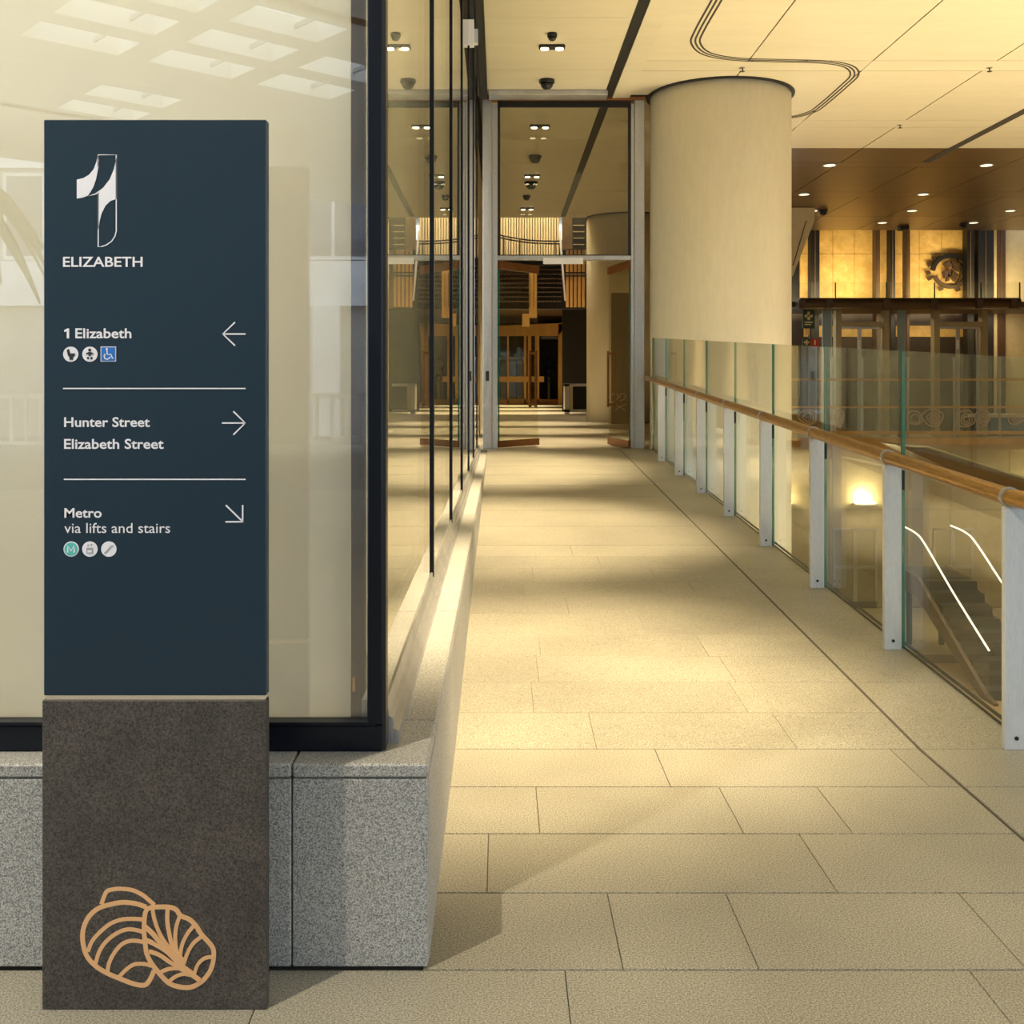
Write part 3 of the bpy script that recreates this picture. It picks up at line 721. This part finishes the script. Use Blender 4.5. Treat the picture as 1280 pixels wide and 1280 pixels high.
for cx, cy, w_, h_, l in ((1010,521,11,9,1), (1047,522,8,11,2), (1143,522,9,9,1), (1166,522,13,10,3), (1207,523,11,11,2), (1228,523,9,10,2), (1270,520,10,11,2)): oyster(cx, cy, w_, h_, l)
desk = thing('reception_desk', (PX(1262,29.5), 29.5, 0), 'blue reception desk with a white top behind the mezzanine balustrade', 'desk')
rect('top', 1226, 1320, 518, 522, 29.4, .8, M['bwhite'], desk); rect('front', 1238, 1310, 522, 545, 29.5, .6, M['blue_print'], desk)
rect('leg', 1230, 1232, 522, 547, 29.5, .1, M['steel'], desk)

# ================================================================ hall: lobby behind the mezzanine
LB = 31.0
lob = struct(rect('wall_lobby_back', 980, 1330, 376, 546, LB+.35, .2, M['lobby_wood']))
struct(box('ceiling_lobby', 4.05, 15.5, 27.75, LB-.55, 3.36, 3.5, M['brown']))
struct(box('ceiling_lobby_void', 4.05, 15.5, 27.6, 32.5, 6.2, 6.35, M['brown']))
struct(box('trim_3', 4.05, 15.5, 27.6, 27.68, CEIL+.06, 6.2, M['brown']))
gw = struct(rect('wall_gold', 975, 1250, VY-(6.2-EYE)*F/(LB+.1), 380, LB+.1, .1, M['black']))
xs = [1000, 1012, 1041, 1068, 1097, 1112, 1135, 1149, 1177, 1206, 1226]
for a, c in zip(xs, xs[1:]):
    rect('gold_panel', a+.25, c-.25, 317.4, 374, LB, .1, M['gold'], gw)
    rect('gold_panel', a+.25, c-.25, VY-(6.2-EYE)*F/LB, 316.9, LB, .1, M['gold'], gw)
for a, c in ((1005,1030), (1041,1090), (1120,1165), (1172,1212)):
    rect('gold_band', a, c, 407, 421, LB+.3, .05, M['gold'], lob)
lamp('lobby_wash', 'AREA', (PX(1110,30), 29.6, 3.75), 135, (1, .78, .42), (PX(1110,30), LB, 5.0), shape='RECTANGLE', size=7.5, size_y=.25)
lamp('lobby_downlights', 'AREA', (PX(1130,30), 29.8, 3.3), 70, (1, .78, .45), (PX(1130,30), 30.4, 0), shape='RECTANGLE', size=6, size_y=.6)
for a, c, m, lb in ((1013.5,1024.5,'black','black square column beside the sloping fin'), (1095,1100,'timber_dark','slim brown column left of the bronze medallion, first of two'), (1113,1119,'black','slim black column between the two brown columns'),
                (1133,1137.5,'timber_dark','slim brown column nearest the bronze medallion'), (1209,1218,'black','black column touching the bronze medallion'), (1223,1242,'black','broad black column right of the bronze medallion'), (1247,1257,'timber_dark','dark brown column beside the cream end wall')):
    t = thing('lobby_column', (PX((a+c)/2,LB-.5), LB-.5, 0), lb, 'column', 'slim lobby columns')
    rect('shaft', a, c, VY-(6.2-EYE)*F/(LB-.5), 372.5, LB-.5, .3, M[m], t); rect('lower_shaft', a+.5, c-.5, 386, 547, LB-.5, .3, M[m], t)
    rect('face_strip', (a+c)/2-.5, (a+c)/2+.5, VY-(6.2-EYE)*F/(LB-.52), 372.5, LB-.52, .02, M['brown'], t)
struct(rect('wall_end', 1257, 1330, VY-(6.2-EYE)*F/(LB-.4), 547, LB-.4, .3, M['plaster']))
struct(rect('trim_2', 1242.5, 1246.5, VY-(6.2-EYE)*F/(LB-.45), 547, LB-.45, .1, M['plaster']))
# ledge over the lobby, with glass upstand
lg = thing('lobby_ledge', (PX(1138,27.5), 27.5, 3.4), 'dark bronze rounded ledge with a low glass upstand over the lobby', 'ledge')
b = MB(); zc = PZ(379.5, 27.4); xs_ = (PX(1000,27.4), PX(1275,27.4))
b.tube([(xs_[0], 27.45, zc), (xs_[1], 27.45, zc)], .15, 16); b.build('ledge_tube', M['frame_brown'], lg, smooth=False)
for a in (1003, 1037, 1109, 1168, 1225, 1268): rect('clamp', a-4, a+4, 374, 385.5, 27.27, .478, M['timber_dark'], lg)
for a, c in ((1000,1044), (1045,1108), (1109,1168), (1169,1226), (1227,1275)):
    rect('glass_upstand', a, c, 353, 374, 27.4, .012, M['clear'], lg)
for a in (1044.5, 1108.5, 1168.5, 1226.5, 1275):
    rect('upstand_clip', a-.6, a+.6, 353, 375, 27.39, .03, M['dark_metal'], lg)
def lobby_frame(x0, x1, lb):
    t = thing('lobby_doorway', (PX((x0+x1)/2,29), 29, 0), lb, 'doorway', 'bronze lobby doorways')
    rect('jamb', x0, x0+7, 387, 547, 29, .25, M['khaki'], t); rect('jamb', x1-7, x1, 387, 547, 29, .25, M['khaki'], t)
    rect('lintel', x0+7, x1-7, 402, 408, 29, .25, M['khaki'], t)
    rect('door_head', x0+7, x1-12, 408.5, 411, 29.1, .06, M['steel'], t)
    m = (x0+x1)/2-4
    l = rect('door_panel', x0+8, m, 411, 547, 29.12, .03, M['clear'], t)
    rect('door_panel', m, x1-12, 411, 547, 29.12, .03, M['clear'], t)
    rect('door_stile', m-2, m+2.5, 411, 547, 29.1, .06, M['steel'], t); rect('door_stile', x1-14, x1-11, 411, 547, 29.1, .06, M['steel'], t)
    rect('door_handle', m-1, m+1, 425, 436, 29.05, .04, M['white'], t)
lobby_frame(1045, 1112, 'khaki bronze lobby doorway next to the hanging exit signs')
lobby_frame(1168, 1235, 'khaki bronze lobby doorway below the bronze medallion')
for a, c, lb in ((1028,1039,'pale blue strip painted as a daylight reflection beside the hanging exit signs'), (1122,1131,'pale blue strip painted as a daylight reflection left of the middle lobby doorway')):  # upright strips standing in for bluish daylight reflections
    t = thing('reflection_strip', (PX((a+c)/2,28.9), 28.9, 0), lb, 'painted reflection', 'painted daylight reflections')
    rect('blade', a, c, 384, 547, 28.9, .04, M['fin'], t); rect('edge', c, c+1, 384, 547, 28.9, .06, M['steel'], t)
# bronze medallion
md = thing('bronze_medallion', (PX(1187,LB-.2), LB-.2, PZ(340,LB)), 'dark bronze round relief with leafy rim mounted on the gold panels', 'relief')
d = LB-.08
def ringpts(cx, cy, rx, ry, a0, a1, n=14): return [(cx+rx*math.cos(R(a0+(a1-a0)*i/(n-1))), cy+ry*math.sin(R(a0+(a1-a0)*i/(n-1)))) for i in range(n)]
b = MB(); px_stroke(b, ringpts(1188,340,23,20,-175,25), 5.0, d, .10); b.build('upper_rim', M['black'], md)
b = MB(); px_stroke(b, ringpts(1188,340,21,19,30,165), 4.2, d, .10); b.build('lower_rim', M['timber_dark'], md)
b = MB(); px_stroke(b, ringpts(1192,340,14,15,-70,80), 2.4, d, .12); px_stroke(b, ringpts(1190,341,10,13,-60,70), 1.6, d, .12); b.build('inner_band', M['frame_brown'], md)
for k, pts in enumerate((((1178,330),(1184,326),(1188,332),(1183,337)), ((1187,327),(1196,330),(1198,340),(1191,336)), ((1177,340),(1183,338),(1185,346),(1179,348)), ((1189,338),(1196,344),(1191,352),(1187,346)), ((1184,337),(1187,336),(1184,352),(1181,352)))):
    q = [(PX(a,d), PZ(c,d)) for a, c in pts]
    MB().prism(q, 'y', d-.14, d).build('relief_figure', M['frame_brown' if k % 2 else 'timber_dark'], md)
for a, c in ((1161,331), (1159,341), (1161,348), (1167,323), (1175,361), (1196,362)):
    q = [(PX(a-3.5,d), PZ(c-2,d)), (PX(a+2,d), PZ(c-3,d)), (PX(a+4,d), PZ(c+1,d)), (PX(a-1,d), PZ(c+3,d))]
    MB().prism(q, 'y', d-.06, d).build('leaf', M['frame_brown'], md)
# sloping cream fin right of the column
fn = thing('sloping_fin', (PX(1000,24), 24, 3.5), 'cream wedge shaped fin hanging from the bronze ceiling behind the column', 'fin')
b = MB(); b.prism([(PX(975,24), CEIL-.01), (PX(1019,24), CEIL-.01), (PX(1018,24), PZ(276,24)), (PX(991,24), PZ(345,24)), (PX(975,24), PZ(345,24))], 'y', 24, 25.2); b.build('blade', M['plaster'], fn)
b = MB(); b.add([P(1007,276,23.99),P(1008.5,276,23.99),P(992,332,23.99),P(990.5,332,23.99),P(1007,276,24.01),P(1008.5,276,24.01),P(992,332,24.01),P(990.5,332,24.01)], BF); b.build('joint_line', M['brown'], fn)
# hanging signs
sg = thing('emergency_sign', (PX(1011,28.4), 28.4, PZ(410,28.4)), 'dark green hanging sign with cream cross near the column', 'sign')
rect('board', 1003.5, 1018.5, 387, 410.5, 28.38, .05, M['green'], sg)
c = MB(); d = 28.37
for a in ((1009.3,1012.3,389.5,400), (1005.8,1015.8,393.2,396.6)): c.box(PX(a[0],d), PX(a[1],d), d-.006, d+.005, PZ(a[3],d), PZ(a[2],d))
c.build('cross', M['cream_sign'], sg)
c = MB()
for a in ((1006,1016,402,403.5), (1006,1014,405,406.3)): c.box(PX(a[0],d), PX(a[1],d), d-.006, d+.005, PZ(a[3],d), PZ(a[2],d))
c.build('print_lines', M['cream_sign'], sg)
box('pole', PX(1012.6,28.4), PX(1014.4,28.4), 28.43, 28.47, 0, PZ(387,28.4), M['dark_metal'], sg)
rect('lower_plate', 1006, 1012.5, 410.5, 419, 28.4, .03, M['gold'], sg)
s2 = thing('first_aid_sign', (PX(1008,28.4), 28.4, PZ(431,28.4)), 'small green sign with cream cross below the hanging sign', 'sign')
rect('board', 1003.5, 1013, 423.5, 432, 28.39, .04, M['green'], s2)
c = MB()
for a in ((1007.2,1009.4,425,431), (1005,1011.6,426.8,429)): c.box(PX(a[0],d), PX(a[1],d), d-.006, d+.005, PZ(a[3],d), PZ(a[2],d))
c.build('cross', M['cream_sign'], s2)
s3 = thing('fire_sign', (PX(1019,28.4), 28.4, PZ(431,28.4)), 'small red fire sign beside the small green sign', 'sign')
rect('board', 1013.2, 1024, 423.5, 433, 28.39, .04, M['red'], s3)
rect('mark', 1018, 1019.6, 425, 431, 28.38, .012, M['cream_sign'], s3)

# ================================================================ the wayfinding sign
TD = 2.435
TX0, TX1 = PX(54.5,TD), PX(333,TD)
ZS = PZ(874,TD)
tot = thing('wayfinding_sign', ((TX0+TX1)/2, TD, 0), 'tall navy wayfinding sign on a dark stone base with copper oyster emblem', 'sign')
panel = box('sign_panel', TX0, TX1, TD, TD+.028, ZS+.008, PZ(149.5,TD), M['navy'], tot, bev=.002)
box('reveal_strip', TX0+.004, TX1-.004, TD+.004, TD+.026, ZS-.002, ZS+.008, M['cream_strip'], tot)
base = box('stone_base', PX(53,TD), PX(333,TD), TD-.002, TD+.03, 0, ZS-.002, M['basalt'], tot, bev=.002)
S = TD/F
def tri_poly(pts, name, m, parent, d=TD, t=.0012):
    q = [(PX(a,TD), PZ(c,TD)) for a, c in pts]
    b = MB(); b.prism(q, 'y', d-t, d+.0005); return b.build(name, m, parent)
def strokes(name, lines, wd, m, parent, t=.0012, n=1, d=TD):
    b = MB()
    for l in lines:
        q = [(PX(a,TD), PZ(c,TD)) for a, c in l]
        if n > 1: q = smooth_line(q, n)
        ribbon(b, q, wd*S, d, t)
    return b.build(name, m, parent)
def text_fit(s, x0, x1, y0, y1, off, name='lettering', m='white', t=.0012):
    """lettering whose bounding box covers the given px box on the sign face"""
    cu = bpy.data.curves.new('txt', 'FONT'); cu.body = s; cu.size = 1; cu.offset = off; cu.resolution_u = 3
    o = bpy.data.objects.new('txt', cu); col.objects.link(o)
    bpy.context.view_layer.update()
    me = bpy.data.meshes.new_from_object(o.evaluated_get(bpy.context.evaluated_depsgraph_get()))
    bpy.data.objects.remove(o)
    vs_ = [v.co.copy() for v in me.vertices]; fs = [tuple(p.vertices) for p in me.polygons]
    ax, bx2 = min(v.x for v in vs_), max(v.x for v in vs_); ay, by = min(v.y for v in vs_), max(v.y for v in vs_)
    X0, X1, Z0, Z1 = PX(x0,TD), PX(x1,TD), PZ(y1,TD), PZ(y0,TD)
    V = [(X0+(v.x-ax)/(bx2-ax)*(X1-X0), TD-t, Z0+(v.y-ay)/(by-ay)*(Z1-Z0)) for v in vs_]
    bpy.data.meshes.remove(me)
    ob = mobj(name, V, fs, M[m], panel)
    ob['label'] = 'white lettering reading '+s
    return ob
text_fit('ELIZABETH', 79, 178.5, 321, 333.6, .016)
text_fit('Elizabeth', 94.4, 164.5, 410.4, 423, .018)
o = tri_poly([(80.2,412.8),(84.2,410.6),(86.6,410.6),(86.6,423),(83.6,423),(83.6,413.9),(80.8,415.2)], 'lettering', M['white'], panel); o['label'] = 'white numeral 1'
text_fit('Hunter Street', 80.4, 187.5, 521.4, 533.8, .018)
text_fit('Elizabeth Street', 80.4, 204.8, 548.5, 561.2, .018)
text_fit('Metro', 80.7, 127.3, 635, 647.2, .018)
text_fit('via lifts and stairs', 80.7, 212.8, 653.6, 666.2, .002)
rule = strokes('rule', [[(79,485.6),(307,485.6)]], 1.5, M['white'], panel); strokes('rule', [[(80,599.2),(307,599.2)]], 1.5, M['white'], panel)
strokes('arrow', [[(307,417.5),(278.6,417.5)], [(293.8,402.8),(278.6,417.5),(293.8,432)]], 1.8, M['white'], panel)
strokes('arrow', [[(277.5,528.8),(306.6,528.8)], [(291.8,514.2),(306.6,528.8),(291.8,543.4)]], 1.8, M['white'], panel)
strokes('arrow', [[(282.4,631.4),(303.4,652)], [(303.4,631.2),(303.4,652.8)], [(304,652.2),(281.8,652.2)]], 1.8, M['white'], panel)
# the figure 1
def q2(pts): return [(40+a/4.267, 140+c/4.267) for a, c in pts]
tri_poly(q2([(240,462),(240,361),(275,353),(305,335),(330,305),(345,265),(353,228),(357,260),(352,310),(342,360),(328,400),(312,428),(298,447),(270,457)]), 'logo_wing', M['white'], panel)
tri_poly(q2([(452,232),(452,464),(420,474),(392,500),(372,540),(362,580),(352,640),(352,436),(330,443),(300,449),(340,434),(380,405),(415,360),(438,305),(447,265)]), 'logo_stem', M['white'], panel)
strokes('logo_outline', [q2([(353,300),(353,229),(450,229),(450,635),(443,663),(425,690),(400,708),(375,717),(354,720),(354,430)])], 1.3, M['white'], panel)
# pictograms
def circ(cx, cy, r, name, m, d=TD, n=28, t=.0012): return tri_poly([(cx+r*math.cos(2*math.pi*i/n), cy+r*math.sin(2*math.pi*i/n)) for i in range(n)], name, m, panel, d, t)
D1 = TD-.0011
def glyph(polys, m, par, d=D1):
    b = MB()
    for p in polys: b.prism([(PX(a,TD), PZ(c,TD)) for a, c in p], 'y', d-.0012, d)
    return b.build('glyph', m, par)
def cpoly(cx, cy, r, n=12): return [(cx+r*math.cos(2*math.pi*i/n), cy+r*math.sin(2*math.pi*i/n)) for i in range(n)]
p = circ(88.6, 442.8, 9.5, 'pictogram', M['white']); p['label'] = 'toilet pictogram'
glyph([[(83.8,437.2),(86.6,436.2),(88.4,441.8),(94,441.8),(94,444),(91.5,447),(91.8,449.8),(87.2,449.8),(87.4,446.6),(85.2,444)]], M['black_print'], p)
p = circ(112.5, 442.8, 9.5, 'pictogram', M['white']); p['label'] = 'baby change pictogram'
glyph([cpoly(112.5,437.6,1.9), [(111.2,440),(113.8,440),(117.4,441.8),(117,443),(114,442.6),(114,445),(111,445),(111,442.6),(108,443),(107.6,441.8)], [(108.6,446.5),(111.2,446),(111.6,449),(109.8,449.2)], [(116.4,446.5),(113.8,446),(113.4,449),(115.2,449.2)]], M['black_print'], p)
p = tri_poly([(126,433.2),(145.2,433.2),(145.2,452),(126,452)], 'pictogram', M['white'], panel); p['label'] = 'blue wheelchair pictogram'
glyph([[(127,434.2),(144.2,434.2),(144.2,451),(127,451)]], M['blue_print'], p)
b = MB()
for l in ([(134.2,437.4),(134.6,443),(139.2,443),(141.2,448.2),(142.6,447.6)], [(132,442.4),(130.6,445),(131.6,448.2),(134.6,449.2),(137.4,447.6),(138,446)]):
    ribbon(b, [(PX(a,TD), PZ(c,TD)) for a, c in l], 1.3*S, D1-.0011, .0008)
b.prism([(PX(a,TD), PZ(c,TD)) for a, c in cpoly(134,436.3,1.3)], 'y', D1-.0019, D1-.001); b.build('glyph', M['white'], p)
p = circ(89.2, 686.3, 9.6, 'pictogram', M['white']); p['label'] = 'teal letter M pictogram'
glyph([cpoly(89.2,686.3,8.2,26)], M['teal_print'], p)
b = MB(); ribbon(b, [(PX(a,TD), PZ(c,TD)) for a, c in [(85,690.4),(85.6,682.4),(89.2,688.4),(92.8,682.4),(93.4,690.4)]], 1.7*S, D1-.0011, .0008); b.build('glyph', M['white'], p)
p = circ(112.5, 686.3, 9.6, 'pictogram', M['white']); p['label'] = 'lift pictogram'
glyph([[(108.4,684.6),(116.8,684.6),(116.8,691.4),(108.4,691.4)], [(109,682.4),(110.6,680),(112.2,682.4)], [(113,680),(116.2,680),(114.6,682.4)]], M['grey_print'], p)
glyph([[(110,687.6),(115.2,687.6),(115.2,690.4),(110,690.4)]], M['white'], p, D1-.0011)
p = circ(136.2, 686.3, 9.6, 'pictogram', M['white']); p['label'] = 'escalator pictogram'
b = MB(); ribbon(b, [(PX(a,TD), PZ(c,TD)) for a, c in [(130.6,690.8),(132.6,690.4),(139.4,682.6),(141.6,682.2)]], 1.4*S, D1, .0012); b.build('glyph', M['grey_print'], p)
# copper oyster emblem on the base
def q4(pts): return [(40+a/4.267, 1080+c/4.267) for a, c in pts]
def shell(lines, hub=None):
    b = MB()
    if hub: b.prism([(PX(a,TD), PZ(c,TD)) for a, c in q4(hub)], 'y', TD-.0055, TD-.0015)
    for i, (l, wd) in enumerate(lines):
        q = smooth_line([(PX(a,TD), PZ(c,TD)) for a, c in q4(l)], 6)
        ribbon(b, q, wd/4.267*S, TD-.0015, (.002 if hub else .0008)+.00014*i)
    o = b.build('oyster_shell', M['copper'], base); o['label'] = 'copper outline of an oyster shell'
shell([([(372,212),(385,175),(402,143),(440,132),(485,130),(540,138),(590,162),(625,190),(655,216)], 22),
       ([(612,228),(560,210),(490,202),(425,212),(360,232),(312,270),(284,318),(272,370),(276,430),(296,490),(340,540),(400,578),(470,608),(540,635),(590,644),(615,635),(638,600),(652,565)], 25),
       ([(600,294),(540,290),(480,294),(420,316),(365,360),(322,410),(300,465)], 21),
       ([(598,362),(560,350),(510,346),(455,366),(400,408),(362,462),(340,530)], 21),
       ([(610,418),(570,408),(520,408),(475,430),(435,480),(412,530),(404,575)], 21),
       ([(640,540),(600,530),(550,532),(510,555),(465,600)], 20)])
shell([([(612,470),(606,420),(600,350),(603,280),(612,245),(635,230),(690,226),(740,228),(772,242),(795,272),(840,292),(875,325),(905,372),(945,415),(968,450),(970,500),(955,560),(925,605),(890,635),(840,655),(780,650),(730,630),(690,590),(655,548),(630,510),(612,470)], 24),
       ([(645,232),(655,290),(680,360),(715,420),(760,470),(800,530)], 20),
       ([(726,232),(724,300),(735,370),(750,430),(785,510)], 22),
       ([(790,275),(772,330),(766,390),(772,450),(790,510)], 20),
       ([(868,322),(830,370),(802,430),(792,500),(800,540)], 20),
       ([(908,382),(862,420),(832,470),(815,520),(806,545)], 20),
       ([(606,330),(650,372),(700,430),(760,490),(800,540),(850,580),(895,615)], 24),
       ([(612,402),(660,425),(720,462),(780,520),(830,560)], 22),
       ([(625,462),(680,480),(740,520),(800,550)], 20),
       ([(685,575),(730,556),(780,552),(830,560),(870,590)], 19),
       ([(735,620),(770,595),(810,582),(850,588)], 18),
       ([(968,490),(920,500),(885,535),(866,590)], 18)],
      hub=[(735,440),(765,465),(790,470),(812,500),(820,545),(868,585),(905,612),(888,622),(845,592),(790,562),(770,545)])

# ================================================================ street behind the camera (mirrored in the shop glass)
struct(box('floor_street', -60, 60, -60, -9, -.14, -.06, M['asphalt'], origin=(0,0,0)))
can = thing('skylight_canopy', (-3, -8, 5.6), 'white street canopy with slanting rectangular skylights mirrored in the shop glass', 'canopy')
u = Vector((.74, -.67)).normalized(); v_ = Vector((-u.y, u.x))
o0 = Vector((-3.2, -8.13)); ZC = CEIL+.31
LU, LV, PU, PV = 1.2, .68, 1.6, 1.08
def bar(mb, a0, a1, b0, b1, z0, z1):
    vv = []
    for z in (z0, z1):
        for a, b in ((a0,b0), (a1,b0), (a1,b1), (a0,b1)):
            q = o0+u*a+v_*b; vv.append((q.x, q.y, z))
    mb.add(vv, BF)
IU, JV = range(-2, 2), range(-4, 2)
HOLES = {(-1,0), (-1,-1), (0,0), (0,-1), (1,0), (1,-1), (0,-3), (0,-4), (-1,1), (0,1)}
ua, ub, va, vb = -2.5*PU, 1.5*PU, -4.5*PV, 1.5*PV
for a0, a1, b0, b1 in ((-13, ua, -9, 9), (ub, 9, -9, 9), (ua, ub, -9, va), (ua, ub, vb, 9)):      # solid soffit round the skylights
    m_ = MB(); bar(m_, a0, a1, b0, b1, ZC, ZC+.3); m_.build('soffit', M['canopy'], can)
for i in range(-2, 3):
    m_ = MB(); bar(m_, (i-.5)*PU-(PU-LU)/2, (i-.5)*PU+(PU-LU)/2, va, vb, ZC+.001, ZC+.25); m_.build('rib', M['canopy'], can)
for j in range(-4, 3):
    m_ = MB(); bar(m_, ua, ub, (j-.5)*PV-(PV-LV)/2, (j-.5)*PV+(PV-LV)/2, ZC, ZC+.25); m_.build('rib', M['canopy'], can)
for i in IU:
    for j in JV:
        m_ = MB()
        if (i, j) in HOLES: bar(m_, i*PU+.28, i*PU+.31, j*PV-LV/2, j*PV+LV/2, ZC+.1, ZC+.16); m_.build('glazing_bar', M['bgrey'], can)
        else: bar(m_, i*PU-LU/2, i*PU+LU/2, j*PV-LV/2, j*PV+LV/2, ZC+.002, ZC+.25); m_.build('soffit', M['canopy'], can)
t = thing('canopy_column', (-4.25, -13.2, 0), 'round pale column holding the street canopy mirrored in the shop glass', 'column')
b = MB(); b.lathe(-4.25, -13.2, [(.95, -.06), (.95, ZC)], 48); o = b.build('shaft', M['column'], t, smooth=True)
b = MB(); b.lathe(-4.25, -13.2, [(1.0, -.06), (1.0, .1)], 48); b.build('base_ring', M['steel'], t)
fa = thing('street_building', (-4, -24, 0), 'white office building with rows of windows mirrored in the shop glass', 'building')
box('wall', -30, 24, -24.5, -24, 0, 22, M['bgrey'], fa)
for lv in range(5):
    z = 3.6+3.7*lv
    box('spandrel', -30, 24, -24, -23.75, z-.1, z+1.1, M['bwhite'], fa)
    for i in range(20):
        x = -29+2.6*i
        w_ = box('window', x, x+2.2, -23.99, -23.9, z+1.15, z+3.5, M['bwhite'], fa)
        box('window_glass', x+.1, x+1.05, -23.9, -23.88, z+1.25, z+3.4, M['pane'], w_); box('window_glass', x+1.15, x+2.1, -23.9, -23.88, z+1.25, z+3.4, M['pane'], w_)
for i in range(9):
    x = -29+6*i; box('pier', x, x+.7, -23.99, -23.6, 0, 3.5, M['bwhite'], fa)
wlr = thing('street_parapet', (-8, -17, 0), 'long white street railing mirrored in the shop glass', 'railing')
box('top_rail', -26, 8, -17.05, -16.95, 1.1, 1.2, M['bwhite'], wlr); box('bottom_rail', -26, 8, -17.05, -16.95, .15, .22, M['bwhite'], wlr)
for i in range(114): box('picket', -26+.3*i, -25.93+.3*i, -17.03, -16.97, .2, 1.12, M['bwhite'], wlr)
pt = thing('palm_tree', (-9.6, -13.5, 0), 'palm tree on the street mirrored in the shop glass', 'palm')
b = MB(); b.tube([(-9.6,-13.5,0), (-9.55,-13.5,2.5), (-9.6,-13.5,5.0)], [.28,.2,.18], 10); b.build('trunk', M['bark'], pt)
for k in range(18):
    a = 2*math.pi*k/18+random.uniform(-.1,.1); L = random.uniform(1.5,2.0); el = random.uniform(-.1,.9)
    vv = []; ff = []; pts = []
    for i in range(8):
        s = i/7; r = L*s; z = 5.0+el*L*s-1.1*L*s*s
        wd = .22*math.sin(math.pi*min(1, s*.9+.08))
        pts.append((r, z, wd))
    for r, z, wd in pts:
        cx, cy = -9.6+r*math.cos(a), -13.5+r*math.sin(a)
        vv += [(cx-wd*math.sin(a), cy+wd*math.cos(a), z-.1), (cx, cy, z), (cx+wd*math.sin(a), cy-wd*math.cos(a), z-.1)]
    for i in range(7): ff += [(i*3, i*3+1, i*3+4, i*3+3), (i*3+1, i*3+2, i*3+5, i*3+4)]
    mobj('frond', vv, ff, M['leaf'], pt)
